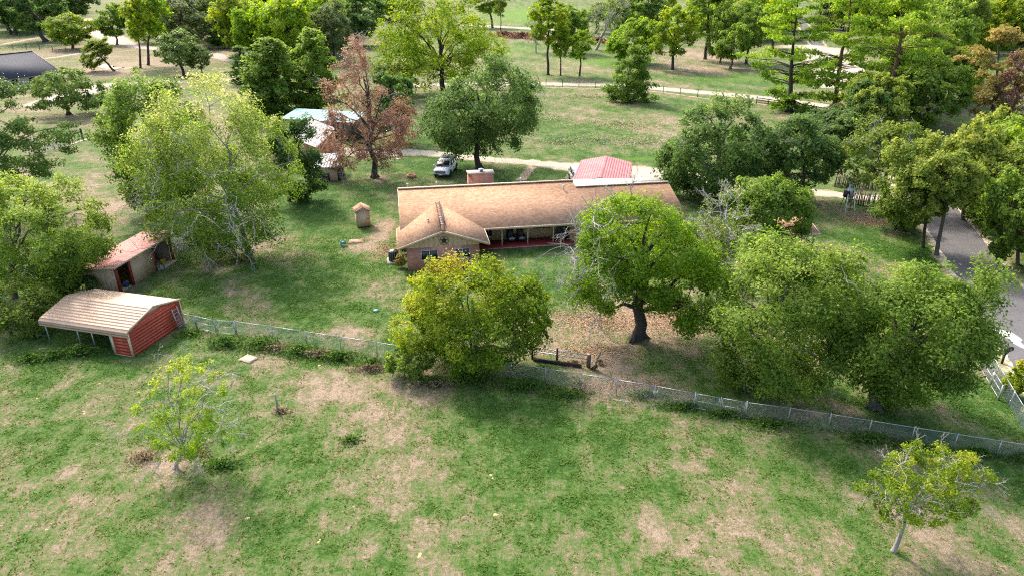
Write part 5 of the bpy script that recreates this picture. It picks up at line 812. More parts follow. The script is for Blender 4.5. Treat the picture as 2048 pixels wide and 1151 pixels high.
m = MB(); m.box(6.6, 16.35, 6.05, 6.25, .15, 2.6); part('porch_wall', m, 'tan_wall')
for i in range(20):
    x = 8.2 + i * .40
    if 8.1 < x < 8.4: continue
    m = MB(); m.box(x, x + .05, 6.02, 6.05, .15, 2.55); part('batten', m, 'tan_wall')
m = MB(); m.box(6.62, 17.9, 4.05, 6.05, .0, .15); part('porch_floor', m, 'red_floor')
m = MB(); m.box(6.62, 17.9, 3.93, 4.05, .0, .10); part('porch_edge', m, 'brick')
m = MB(); m.box(7.35, 17.0, 4.22, 4.36, 2.2, 2.36); part('porch_beam', m, 'tan_trim')
pm = MB(); pm.box(-.06, .06, -.06, .06, 0, 2.06)
bm1 = MB(); bm1.bar((0, 0, 1.62), (.42, 0, 2.04), .07); bm2 = MB(); bm2.bar((0, 0, 1.62), (-.42, 0, 2.04), .07)
pmesh = pm.mesh('porch_post', M['tan_trim']); b1 = bm1.mesh('brace', M['tan_trim']); b2 = bm2.mesh('brace', M['tan_trim'])
for x in (9.37, 11.95, 14.55, 17.45):
    o = link('porch_post', pmesh, house); o.location = (x, 4.30, .15)
    for b in (b1, b2): link('brace', b, o)
m = MB(); m.box(7.05, 7.9, 6.0, 6.045, .15, 2.2); d = part('door', m, 'red_paint'); m = MB(); m.lathe([(.03, 0), (.03, .05)], 8, (7.8, 5.98, 1.1)); obj('handle', m, M['alu'], d)
def window(x0, x1, y, z0, z1, ny=-1, nx=0):
    f = MB(); w = .06
    f.box(x0 - w, x1 + w, y - .05, y, z0 - w, z0); f.box(x0 - w, x1 + w, y - .05, y, z1, z1 + w); f.box(x0 - w, x0, y - .05, y, z0, z1); f.box(x1, x1 + w, y - .05, y, z0, z1)
    xm = (x0 + x1) / 2; f.box(xm - .03, xm + .03, y - .05, y, z0, z1)
    o = part('window', f, 'alu'); 
    for a, b in ((x0, xm - .03), (xm + .03, x1)):
        g = MB(); g.box(a, b, y - .02, y - .004, z0, z1); obj('pane', g, M['glass'], o)
    return o
window(1.32, 2.75, -.002, 1.0, 1.85); window(4.4, 5.7, -.002, 1.0, 1.85)
window(8.0, 8.6, 6.045, .6, 2.15); window(13.0, 14.6, 6.03, 1.15, 2.1); window(18.6, 20.6, 4.295, .9, 2.0); window(23.0, 25.0, 4.295, .9, 2.0)
# chimney behind the ridge
m = MB(); m.box(7.05, 9.75, 12.3, 13.5, 0, 5.30); ch = part('chimney', m, 'brick_chimney')
m = MB(); m.box(6.97, 9.83, 12.22, 13.58, 5.30, 5.42); obj('cap', m, M['concrete'], ch)
m = MB(); m.lathe([(.2, 0), (.2, .22), (.3, .24), (.3, .28), (.02, .34)], 12, (8.5, 12.9, 5.42)); obj('flue', m, M['galv'], ch)
for x, y, z in ((12.5, 11.2, 4.5), (.6, 11.0, 4.55), (3.6, 11.2, 4.5), (16.6, 8.9, 4.2), (2.2, 3.2, 3.35)):
    m = MB(); m.tube([(x, y, z - .2), (x, y, z + .38)], .05, 8); m.tube([(x, y, z + .38), (x, y, z + .48)], [.13, .1], 8); part('roof_vent', m, 'galv' if x > 1 else 'tan_trim')

# five-pointed star in a ring on the gable
st = thing('wall_star', 'black five-pointed star in a ring hung on the gable', 'star', world_of(3.40, -.09, 2.78), HR)
m = MB(); v = [(0, -.05, 0)]
for i in range(10):
    r = .40 if i % 2 == 0 else .16; a = math.pi / 2 + i * math.pi / 5; v.append((r * math.cos(a), 0, r * math.sin(a)))
m.add(v, [(0, 1 + (i + 1) % 10, 1 + i) for i in range(10)]); obj('star', m, M['black'], st)
m = MB(); m.tube([(.40 * math.cos(a), 0, .40 * math.sin(a)) for a in np.linspace(0, 6.2832, 25)], .018, 5); obj('ring', m, M['black'], st)
# ladder on the wing roof
ld = thing('roof_ladder', 'long dark ladder lying along the ridge of the gable wing roof', 'ladder', world_of(3.36, 0, 0), HR)
for x in (-.18, .24):
    m = MB(); m.bar((x, .7, 3.995), (x, 7.6, 3.995), .07); obj('rail', m, M['black'], ld)
for i in range(11):
    m = MB(); m.bar((-.18, 1.0 + i * .62, 4.0), (.24, 1.0 + i * .62, 4.0), .04); obj('rung', m, M['alu'] if i < 4 else M['wood'], ld)
# porch chairs
def lounge(label, x, rot):
    t = thing('porch_chair', label, 'chair', world_of(x, 5.35, .15), HR + rot, 'chairs on the red porch')
    m = MB(); m.box(-.36, .36, -.40, .36, .16, .38); obj('base', m, M['black'], t)
    m = MB(); m.slab([(-.36,.30,.38),(.36,.30,.38),(.34,.55,1.05),(-.34,.55,1.05)], .09, (0,.9,.3)); obj('backrest', m, M['black'], t)
    for s in (-1, 1):
        m = MB(); m.box(s*.36-.06, s*.36+.06, -.40, .40, .38, .62); obj('armrest', m, M['black'], t)
        for y in (-.36, .32):
            m = MB(); m.box(s*.32-.03, s*.32+.03, y-.03, y+.03, 0, .16); obj('leg', m, M['black'], t)
    m = MB(); m.box(-.29, .29, -.42, .28, .385, .50); obj('seat_cushion', m, M['cushion'], t, True)
    m = MB(); m.slab([(-.27,.24,.52),(.27,.24,.52),(.26,.45,.98),(-.26,.45,.98)], .07, (0,-.9,.3)); obj('back_cushion', m, M['cushion_dark'], t)
    return t
M['cushion'] = plain('cushion', (.38,.40,.43), .9); M['cushion_dark'] = plain('cushion_dark', (.06,.065,.07), .9)
lounge('black wicker chair on the red porch, left one of the pair beside the window', 10.45, .1)
lounge('black wicker chair on the red porch, right one of the pair near the second post', 11.5, .08)
t = thing('egg_chair', 'round-backed black chair with pale cushion at the far end of the porch', 'chair', world_of(15.55, 5.3, .15), HR - .5)
m = MB(); m.lathe([(.28, 0), (.22, .05), (.10, .20), (.42, .40), (.44, .44)], 16); obj('base', m, M['black'], t)
m = MB(); m.tube([(.46 * math.cos(a), .32 + .1 * math.sin(a), .80 + .46 * math.sin(a)) for a in np.linspace(0, 6.2832, 25)], .05, 6); obj('rim', m, M['black'], t)
m = MB(); k = 20; m.add([(0, .50, .80)] + [(.44 * math.cos(i*6.2832/k), .32 + .1*math.sin(i*6.2832/k), .80 + .44 * math.sin(i*6.2832/k)) for i in range(k)], [(0, 1+i, 1+(i+1) % k) for i in range(k)]); obj('backrest', m, M['cushion_dark'], t)
m = MB(); m.lathe([(.02, 0), (.36, .02), (.38, .08), (.30, .14), (.02, .15)], 16, (0, -.02, .44)); obj('seat_cushion', m, M['cushion'], t, True)
# air conditioner
t = thing('air_conditioner', 'dark cylindrical air conditioner unit on a pale pad beside the gable wing', 'air conditioner', world_of(-1.25, 2.6), HR)
m = MB(); m.box(-.6, .6, -.75, .75, 0, .1); obj('pad', m, M['concrete'], t)
m = MB(); m.lathe([(.46, .1), (.46, 1.0), (.44, 1.04), (.30, 1.06)], 20); obj('casing', m, M['ac'] if 'ac' in M else M['black'], t)
m = MB(); m.lathe([(.30, 1.06), (.30, 1.09), (.10, 1.13), (.02, 1.13)], 16); obj('fan_grille', m, M['galv'], t)
for i in range(14):
    a = i * 6.2832 / 14; m = MB(); m.bar((.47 * math.cos(a), .47 * math.sin(a), .12), (.47 * math.cos(a), .47 * math.sin(a), .98), .02); obj('guard_bar', m, M['galv'], t)

# ------------------------------------------------------------------ ribbed sheet metal
def ribbed(p00, p10, p11, p01, n, h=.03, m=None, w=.35):
    """sheet p00-p10-p11-p01 whose ribs run from edge p00-p01 to edge p10-p11"""
    m = m or MB(); A, B, Cc, D = (np.array(p, float) for p in (p00, p10, p11, p01))
    nn = np.cross(B - A, D - A); nn /= np.linalg.norm(nn)
    prof = []
    for i in range(n):
        for a, k in ((0, 0), (1 - w, 0), (1 - w * .72, 1), (1 - w * .28, 1)): prof.append(((i + a) / n, k))
    prof.append((1, 0)); v = []
    for t, k in prof:
        v.append(A + (D - A) * t + nn * k * h); v.append(B + (Cc - B) * t + nn * k * h)
    return m.add(v, [(2*i, 2*i+1, 2*i+3, 2*i+2) for i in range(len(prof) - 1)])
# ---- tan carport with red end, lower left (local x along its length, y across)
cx_, cy_ = (-26.97, 42.02)
CL, CW = 7.4, 5.35; ca = math.atan2(42.02 - 43.89, -26.97 + 34.14)
cp = thing('metal_carport', 'tan ribbed metal carport with red end wall, lower left', 'carport', (cx_, cy_), ca)
E1, PZ = 2.02, 2.72; x0, x1 = -CL - .25, .06; yp = CW / 2
m = MB()
ribbed((x1,yp,PZ),(x0,yp,PZ),(x0,.12,E1+.06),(x1,.12,E1+.06), 9, .035, m); ribbed((x1,.12,E1+.06),(x0,.12,E1+.06),(x0,-.06,E1-.10),(x1,-.06,E1-.10), 1, .01, m); ribbed((x1,-.06,E1-.10),(x0,-.06,E1-.10),(x0,-.08,1.56),(x1,-.08,1.56), 2, .03, m)
ribbed((x0,yp,PZ),(x1,yp,PZ),(x1,CW-.12,E1+.06),(x0,CW-.12,E1+.06), 9, .035, m); ribbed((x0,CW-.12,E1+.06),(x1,CW-.12,E1+.06),(x1,CW+.06,E1-.10),(x0,CW+.06,E1-.10), 1, .01, m); ribbed((x0,CW+.06,E1-.10),(x1,CW+.06,E1-.10),(x1,CW+.08,1.56),(x0,CW+.08,1.56), 2, .03, m)
obj('roof', m, M['metal_tan'], cp)
# red end wall: each corrugated course is a panel of its own, clipped under the gable
def hz(y): return E1 - .03 + (PZ - E1 - .06) * (1 - abs(y - yp) / yp)
for i in range(11):
    za, zb = i * .245, i * .245 + .205; 
    def span(z):
        if z <= E1 - .03: return .06, CW - .06
        k = (1 - (z - E1 + .03) / (PZ - E1 - .06)) * yp; return yp - k + .06, yp + k - .06
    a0, a1 = span(za); b0, b1 = span(zb)
    if b1 - b0 < .2: break
    m = MB(); m.slab([(0,a0,za),(0,a1,za),(0,b1,zb),(0,b0,zb)], .03, (1,0,0)); obj('siding_panel', m, M['metal_side'], cp)
m = MB(); m.add([(-.01,.06,0),(-.01,CW-.06,0),(-.01,CW-.06,E1),(-.01,yp,PZ-.06),(-.01,.06,E1)], [(0,1,2,3,4)]); obj('end_wall', m, M['tan_trim'], cp)
for y in (-.02, CW - .06):
    m = MB(); m.box(-.10, .05, y, y + .08, 0, 1.98); obj('corner_trim', m, M['tan_trim'], cp)
for p, q in (((.05,0,E1),(.05,yp,PZ)), ((.05,yp,PZ),(.05,CW,E1))):
    m = MB(); m.bar(p, q, .06, .14); obj('gable_trim', m, M['tan_trim'], cp)
m = MB(); m.box(-1.55, -.10, .0, .04, 0, .03); obj('sill', m, M['tan_trim'], cp)
for i in range(6):
    m = MB(); m.box(-1.42, -.10, .02, .05, .04 + i * .26, .26 + i * .26); obj('siding_panel', m, M['metal_side'], cp)
m = MB(); m.box(-1.42, -.10, .05, .06, 0, 1.6); obj('side_wall', m, M['tan_trim'], cp)
m = MB(); m.box(-1.58, -1.42, -.01, .07, 0, 1.75); obj('door_trim', m, M['tan_trim'], cp)
for x in (-7.25, -4.45, -3.2, -1.65):
    for y in (.04, CW - .04):
        m = MB(); m.bar((x, y, 0), (x, y, E1 - .05), .07); obj('post', m, M['galv'], cp)
for y in (.04, CW - .04):
    m = MB(); m.bar((-7.3, y, E1 - .08), (-.1, y, E1 - .08), .07); obj('eave_rail', m, M['galv'], cp)
for x in (-7.25, -4.45, -1.65):
    m = MB(); m.bar((x, .04, E1 - .05), (x, yp, PZ - .09), .06); m.bar((x, yp, PZ - .09), (x, CW - .04, E1 - .05), .06); obj('rafter', m, M['galv'], cp)
m = MB(); m.box(-1.5, -1.44, .1, CW - .1, .0, 2.0); obj('inner_wall', m, M['tan_trim'], cp)
def world_local(o, p):
    c, s = math.cos(o.rotation_euler[2]), math.sin(o.rotation_euler[2]); return (o.location[0] + p[0]*c - p[1]*s, o.location[1] + p[0]*s + p[1]*c, p[2])
t = thing('step_ladder', 'reddish metal ladder leaning on the red carport end wall', 'ladder', world_local(cp, (.16, 4.3, 0)), ca)
for y in (0, .55):
    m = MB(); m.bar((.25, y, 0), (-.06, y, 1.7), .06); obj('rail', m, M['ladder'] if 'ladder' in M else M['galv'], t)
for i in range(6):
    z = .2 + i * .27; m = MB(); m.bar((.25 - .182 * z, 0, z), (.25 - .182 * z, .55, z), .04); obj('rung', m, M['galv'], t)

# ---- red roofed shed (x along its open front, y back)
sA = (-33.3, 52.5); sang = math.atan2(59.7 - 52.6, -32.3 + 33.4)
sh = thing('open_shed', 'tan shed with red ribbed roof and two open bays', 'shed', sA, sang)
SL, SD = 7.3, 3.2
m = MB(); ribbed((-.6,-.45,2.62),(-.6,SD+.35,2.22),(SL+1.5,SD+.35,2.22),(SL+1.5,-.45,2.62), 32, .03, m); obj('roof', m, M['metal_red'], sh)
m = MB(); m.slab([(-.6,-.45,2.60),(-.6,SD+.35,2.20),(SL+1.5,SD+.35,2.20),(SL+1.5,-.45,2.60)], .07); obj('roof_deck', m, M['tan_trim'], sh)
m = MB(); m.box(-.62, SL+1.52, -.49, -.45, 2.48, 2.64); obj('fascia', m, M['tan_trim'], sh)
m = MB(); m.box(0, .07, .1, SD, 0, 2.2); obj('end_wall', m, M['tan_wall'], sh)
for i in range(8):
    m = MB(); m.box(-.02, 0, .3 + i * .38, .34 + i * .38, 0, 2.18); obj('batten', m, M['tan_wall'], sh)
m = MB(); m.box(0, SL, SD, SD + .07, 0, 2.15); obj('back_wall', m, M['tan_wall'], sh)
m = MB(); m.box(1.75, 4.9, 0, .07, 0, 2.5); obj('front_wall', m, M['tan_wall'], sh)
m = MB(); m.box(SL - .05, SL, .12, SD, 0, 2.2); obj('end_wall', m, M['wood'], sh)
for x in (-.02, 1.6, 4.9, SL + .1):
    m = MB(); m.box(x, x + (.2 if x != 4.9 else .1), -.08, .1, 0, 2.5); obj('post', m, M['red_paint'], sh)
m = MB(); m.box(.07, 1.7, .1, SD, .0, .05); obj('floor', m, M['dirt'], sh)
m = MB(); m.box(5.0, SL, -.5, SD, .0, .05); obj('slab', m, M['concrete'], sh)
for z in (.7, 1.35):
    m = MB(); m.box(5.1, SL - .1, 2.5, 3.1, z, z + .05); obj('shelf', m, M['wood'], sh)
def drum(name, label, cat, loc, r, h, mat, handle=True):
    t = thing(name, label, cat, loc)
    m = MB(); m.lathe([(r * .82, 0), (r, h * .96), (r * 1.06, h * .97), (r * 1.06, h), (r * .9, h), (r * .78, h * .2)], 16); obj('tub', m, mat, t)
    if handle:
        m = MB(); m.tube([(r * math.cos(a), 0, h + r * .9 * math.sin(a)) for a in np.linspace(0, math.pi, 9)], .012, 5); obj('handle', m, M['alu'], t)
    return t
M['yellow'] = plain('yellow_plastic', (.62,.47,.02), .5); M['blue'] = plain('blue_plastic', (.06,.10,.32), .5); M['green_plastic'] = plain('green_plastic', (.12,.30,.27), .5)
drum('bucket', 'yellow bucket in the right open bay of the red roofed shed', 'bucket', world_local(sh, (6.25, .2, .05)), .22, .42, M['yellow'])
drum('bucket', 'blue tub on the floor of the left open bay of the red roofed shed', 'tub', world_local(sh, (1.25, .35, .05)), .22, .36, M['blue'])
t = thing('bicycle_wheel', 'spoked wheel leaning at the edge of the shed bay', 'wheel', world_local(sh, (5.1, -.45, .31)), sang)
m = MB(); m.tube([(.30*math.cos(a), .1*math.sin(a), .30*math.sin(a)) for a in np.linspace(0, 6.2832, 25)], .03, 6); obj('tyre', m, M['tyre'], t)
m = MB()
for i in range(10):
    a = i * .6283; m.bar((0,0,0), (.28*math.cos(a), .093*math.sin(a), .28*math.sin(a)), .008)
o = obj('spokes', m, M['alu'], t); o['kind'] = 'stuff'
for i, (x, y, z, sx, sy, sz, mt, lb) in enumerate(((5.5,2.7,.75,.4,.35,.3,'white','white box on the lower shelf in the right bay of the red roofed shed'), (6.3,2.7,.75,.5,.35,.25,'wood','brown carton on the lower shelf in the right bay of the red roofed shed'), (5.8,1.9,.05,.6,.5,.5,'black','black crate standing on the slab in the right bay of the red roofed shed'), (6.8,1.7,.05,.3,.5,.7,'alu','silver cabinet standing on the slab in the right bay of the red roofed shed'))):
    t = thing('storage_box', lb, 'box', world_local(sh, (x, y, z)), sang)
    m = MB(); m.box(-sx/2, sx/2, -sy/2, sy/2, 0, sz*.85); obj('body', m, M[mt], t); m = MB(); m.box(-sx/2-.02, sx/2+.02, -sy/2-.02, sy/2+.02, sz*.85, sz); obj('lid', m, M[mt], t)
# brush pile beside the shed
bp = MB(); rng = np.random.default_rng(77); c = (-33.03, 62.39)
for i in range(70):
    a = rng.uniform(0, 6.28); p = np.array((c[0] + rng.normal(0, .8), c[1] + rng.normal(0, .9), abs(rng.normal(0, .25)) + .05)); L = rng.uniform(.6, 1.6)
    bp.tube(curve(p, p + np.array((math.cos(a) * L, math.sin(a) * L, rng.uniform(-.1, .5))), .08, 4, rng), [.035, .03, .02, .01], 4, cap=False)
o = obj('brush_pile', bp, M['dead_wood']); tag(o, 'heap of grey dead branches beside the red roofed shed', 'brush pile'); o['kind'] = 'stuff'

# ---- small tan shed on the lawn
t = thing('garden_shed', 'tiny tan shed with gabled shingle roof standing on the lawn', 'shed', (-16.48, 68.69), .33)
W, D = 1.42, 1.25
m = MB(); m.box(0, W, 0, D, .08, 1.85); m.slab([(0,0,1.85),(W,0,1.85),(W/2,0,2.25)], D, (0,1,0)); obj('walls', m, M['tan_wall'], t)
m = MB(); m.slab([(-.18,-.2,1.84),(W/2,-.2,2.36),(W/2,D+.2,2.36),(-.18,D+.2,1.84)], .08); m.slab([(W/2+.005,-.2,2.36),(W+.18,-.2,1.84),(W+.18,D+.2,1.84),(W/2+.005,D+.2,2.36)], .08); obj('roof', m, M['shingle_wing'], t)
for p, q in (((-.18,-.22,1.80),(W/2,-.22,2.31)), ((W/2,-.22,2.31),(W+.18,-.22,1.80))):
    m = MB(); m.bar(p, q, .04, .12); obj('rake_board', m, M['tan_trim'], t)
m = MB(); m.box(.18, W-.18, -.03, -.005, .15, 1.72); d = obj('door', m, M['tan_trim'], t); m = MB(); m.box(W-.32, W-.28, -.06, -.03, .85, 1.0); obj('handle', m, M['black'], d)
for x in (.02, .34, .71, 1.06, W - .06):
    m = MB(); m.box(x, x + .04, -.045, -.03, .1, 1.8); obj('batten', m, M['tan_trim'], t)
m = MB(); m.box(.05, W-.05, .05, D-.05, 0, .08); obj('skids', m, M['wood_dark'], t)

# ---- pink carport behind the house
pa = math.atan2(77.1 - 78.4, 13.63 - 7.09)
t = pc = thing('pink_carport', 'open carport with faded pinkish red metal roof behind the house', 'carport', (7.09, 78.37), pa)
PW, PL = 6.65, 10.2
m = MB(); ribbed((0,0,2.3),(0,PL,2.3),(PW/2,PL,3.02),(PW/2,0,3.02), 11, .035, m); obj('roof_slope', m, M['metal_pink'], t)
m = MB(); ribbed((PW/2,0,3.02),(PW/2,PL,3.02),(PW,PL,2.3),(PW,0,2.3), 11, .035, m); obj('roof_slope', m, M['metal_pink'], t)
m = MB(); ribbed((-.06,0,1.9),(-.06,PL,1.9),(0,PL,2.3),(0,0,2.3), 2, .03, m); ribbed((PW,0,2.3),(PW,PL,2.3),(PW+.06,PL,1.9),(PW+.06,0,1.9), 2, .03, m); obj('side_trim', m, M['metal_pink'], t)
for x in (.05, PW - .05):
    for y in (.1, 3.4, 6.8, PL - .1):
        m = MB(); m.bar((x, y, 0), (x, y, 2.25), .07); obj('post', m, M['galv'], t)
for y in (.1, 3.4, 6.8, PL - .1):
    m = MB(); m.bar((.05, y, 2.22), (PW/2, y, 2.93), .06); m.bar((PW/2, y, 2.93), (PW-.05, y, 2.22), .06); obj('rafter', m, M['galv'], t)

# ---- sheds behind the mottled tree
t = wsd = thing('firewood_shed', 'tan shed with grey ribbed metal roof and stacked firewood outside', 'shed', (-25.3, 86.4), .10)
W, D = 2.55, 4.6
m = MB(); m.box(0, W, 0, D, 0, 1.85); m.slab([(W,0,1.85),(W,D,1.85),(W,D,2.35)], W, (-1,0,0)); obj('walls', m, M['tan_wall'], t)
m = MB(); ribbed((-.25,D+.2,2.45),(-.25,-.35,1.88),(W+.3,-.35,1.88),(W+.3,D+.2,2.45), 8, .05, m, .2); obj('roof', m, M['metal_grey'], t)
m = MB(); m.slab([(-.25,D+.2,2.42),(-.25,-.35,1.85),(W+.3,-.35,1.85),(W+.3,D+.2,2.42)], .06); obj('roof_deck', m, M['wood_dark'], t)
m = MB(); m.box(-.08, 0, -.02, .06, 0, 1.8); obj('corner_post', m, M['red_paint'], t)
for i in range(9):
    m = MB(); m.box(W, W + .03, .1 + i * .5, .15 + i * .5, 0, 1.85); obj('batten', m, M['tan_wall'], t)
def woodpile(label, loc, rot, L, H, seed, D=.45):
    t = thing('firewood_stack', label, 'firewood', loc, rot, 'firewood stacks')
    rng = np.random.default_rng(seed)
    for i in (0, 1):
        m = MB(); m.bar((0, .05 + i * (D - .1), .06), (L, .05 + i * (D - .1), .06), .05); m.bar((0, .05 + i*(D-.1), .04), (0, .05 + i*(D-.1), H), .04); m.bar((L, .05 + i*(D-.1), .04), (L, .05 + i*(D-.1), H), .04); obj('rack', m, M['black'], t)
    z = .14; r = .075
    lm = []
    for mt in ('wood', 'bark_grey', 'bark_dark'):
        q = MB(); q.tube([(0, 0, 0), (0, D, 0)], r, 7); lm.append(q.mesh('log', M[mt]))
    row = 0
    while z < H - .02:
        x = .09 + (row % 2) * .07
        while x < L - .06:
            o = link('log', lm[int(rng.integers(3))], t); o.location = (x, rng.normal(0, .03), z + rng.normal(0, .012)); s = rng.uniform(.8, 1.1); o.scale = (s, 1, s); o.rotation_euler = (0, rng.uniform(0, 6), 0); x += .155
        z += .14; row += 1
woodpile('rack of split firewood against the front wall of the firewood shed', world_local(wsd, (.15, -.55, 0)), .10, 1.45, 1.05, 3)
woodpile('long rack of split firewood along the side wall of the firewood shed', world_local(wsd, (W + .55, .15, 0)), .10 + math.pi / 2, 2.9, 1.15, 4)

t = thing('barn', 'tan barn with white metal roof and red trim behind the firewood shed', 'barn', (-27.1, 93.4), 0)
BL = 12.0
m = MB(); m.box(-7.4, -.2, .2, BL, 0, 2.75); m.slab([(-7.4,.2,2.75),(-.2,.2,2.75),(-3.8,.2,4.2)], BL-.2, (0,1,0)); obj('walls', m, M['tan_wall'], t)
m = MB(); ribbed((-3.8,-.2,4.4),(0.15,-.2,2.8),(0.15,BL+.2,2.8),(-3.8,BL+.2,4.4), 14, .03, m, .2); obj('roof_slope', m, M['metal_white'], t)
m = MB(); ribbed((-7.75,-.2,2.8),(-3.8,-.2,4.4),(-3.8,BL+.2,4.4),(-7.75,BL+.2,2.8), 14, .03, m, .2); obj('roof_slope', m, M['metal_white'], t)
for p, q in (((-3.8,BL+.22,4.42),(-7.75,BL+.22,2.82)), ((-3.8,BL+.22,4.42),(.15,BL+.22,2.82)), ((-3.8,-.22,4.42),(-7.75,-.22,2.82))):
    m = MB(); m.bar(p, q, .12, .2); obj('roof_trim', m, M['red_paint'], t)
m = MB(); m.bar((.16,-.2,2.76),(.16,BL+.2,2.76), .05, .14); obj('fascia', m, M['tan_trim'], t)
for y0, y1 in ((3.2, 5.4), (7.2, 10.0)):
    m = MB(); m.box(-.19, -.14, y0, y1, 0, 2.5); obj('door', m, M['red_paint'], t)
t = thing('long_shed', 'long low shed with teal blue metal roof behind the barn', 'shed', (-37.4, 112.4), math.atan2(-3.3, 12.2))
m = MB(); ribbed((-.2,4.8,3.75),(-.2,-.2,3.0),(12.9,-.2,3.0),(12.9,4.8,3.75), 20, .04, m, .2); obj('roof', m, M['metal_teal'], t)
m = MB(); m.box(0, 12.6, .1, 4.6, 0, 2.95); obj('walls', m, M['wood'], t)
for i in range(6):
    m = MB(); m.box(.1 + i * 2.46, .25 + i * 2.46, -.08, .08, 0, 2.95); obj('post', m, M['wood_dark'], t)
for i in (1, 3):
    m = MB(); m.box(.6 + i * 2.46, 2.2 + i * 2.46, .05, .095, 0, 2.3); obj('door', m, M['wood_dark'], t)
# ---- slate roofed house, upper left
r1 = np.array((-116.3, 174.0)); ax = np.array((-.41, -.91)); bx_ = np.array((.91, -.41))
t = thing('slate_roofed_house', 'house with dark slate coloured roof half hidden by trees, upper left', 'house', (r1[0], r1[1]), math.atan2(ax[1], ax[0]))
# local x runs from the far gable towards the camera, local y towards the right hand slope
m = MB(); m.slab([(-.1,0,7.0),(16,0,7.0),(16,8.6,2.7),(-.1,8.6,2.7)], .18); obj('roof_slope', m, M['slate'], t)
m = MB(); m.slab([(-.1,0,7.0),(-.1,-8.6,2.7),(16,-8.6,2.7),(16,0,7.0)], .18); obj('roof_slope', m, M['slate'], t)
m = MB(); m.bar((-.1,0,7.03),(16,0,7.03), .3, .1); obj('ridge_cap', m, M['slate'], t)
m = MB(); m.box(.5, 15.5, -7.9, 7.9, 0, 2.7); m.slab([(.5,-7.9,2.7),(.5,7.9,2.7),(.5,0,6.7)], 15, (1,0,0)); obj('walls', m, M['concrete'], t)
for p, q in (((-.13,0,6.95),(-.13,8.6,2.65)), ((-.13,0,6.95),(-.13,-8.6,2.65))):
    m = MB(); m.bar(p, q, .06, .25); obj('rake_board', m, M['tan_trim'], t)
for x in (2, 6, 10):
    f = MB(); f.box(x - .1, x + 1.5, 7.88, 7.94, .9, 2.3); w = obj('window', f, M['white'], t); g = MB(); g.box(x, x + 1.4, 7.945, 7.96, 1.0, 2.2); obj('pane', g, M['glass'], w)

# ---- small porch on the right, half hidden
t = thing('garden_porch', 'small open porch with tan shingle roof and slatted rail, right of the house', 'porch', (28.98, 61.35), .0)
m = MB(); m.slab([(-3.6,-.4,2.25),(.3,-.4,2.25),(.3,3.0,2.75),(-3.6,3.0,2.75)], .12); obj('roof', m, M['shingle'], t)
m = MB(); m.bar((-3.6,-.43,2.17),(.33,-.43,2.17), .05, .18); m.bar((.33,-.43,2.17),(.33,3.0,2.67), .05, .18); obj('fascia', m, M['tan_trim'], t)
for x in (0, -3.3):
    for y in (0, 2.6):
        m = MB(); m.box(x - .07, x + .07, y - .07, y + .07, 0, 2.2); obj('post', m, M['tan_trim'], t)
m = MB(); m.box(-3.4, .1, -.1, 2.7, .0, .25); obj('deck', m, M['wood'], t)
for z in (.35, 1.0):
    m = MB(); m.bar((-3.3, 0, z), (0, 0, z), .06); m.bar((0, 0, z), (0, 2.6, z), .06); obj('rail', m, M['wood'], t)
sm = MB(); sm.box(-.02, .02, -.015, .015, .35, 1.0); sme = sm.mesh('baluster', M['wood'])
for i in range(22):
    o = link('baluster', sme, t); o.location = (-.15 * (i + 1), 0, 0)
for i in range(16):
    o = link('baluster', sme, t); o.location = (0, .15 * (i + 1), 0)

# ------------------------------------------------------------------ cars
M['car_white'] = plain('car_white', (.72,.73,.74), .18, 0, .02, 1, .6); M['car_glass'] = plain('car_glass', (.012,.015,.018), .05, 0, .1, 1, .9); M['lamp'] = plain('lamp_glass', (.75,.76,.78), .1, .2, .05)
def loft(sections):
    """sections along x: (x, half width bottom, half width top, z bottom, z top, edge rounding)"""
    m = MB(); v = []; k = 12
    for x, wb, wt, zb, zt, e in sections:
        h = zt - zb
        ring = [(-wb + e, zb), (wb - e, zb), (wb, zb + e), (wb + (wt - wb) * .45, zb + h * .5), (wt + (wb - wt) * .15, zt - h * .18 - e * .3), (wt - e, zt), (0, zt + e * .35)]
        ring = ring[:6] + [(wt * .4, zt + e * .3), (-wt * .4, zt + e * .3)] + [(-a, b) for a, b in (ring[5], ring[4], ring[3], ring[2])]
        v += [(x, a, b) for a, b in ring]
    n = len(sections); f = [tuple(range(k))[::-1], tuple((n - 1) * k + i for i in range(k))]
    for j in range(n - 1):
        for i in range(k): f.append((j*k + i, j*k + (i+1) % k, (j+1)*k + (i+1) % k, (j+1)*k + i))
    return m.add(v, f)
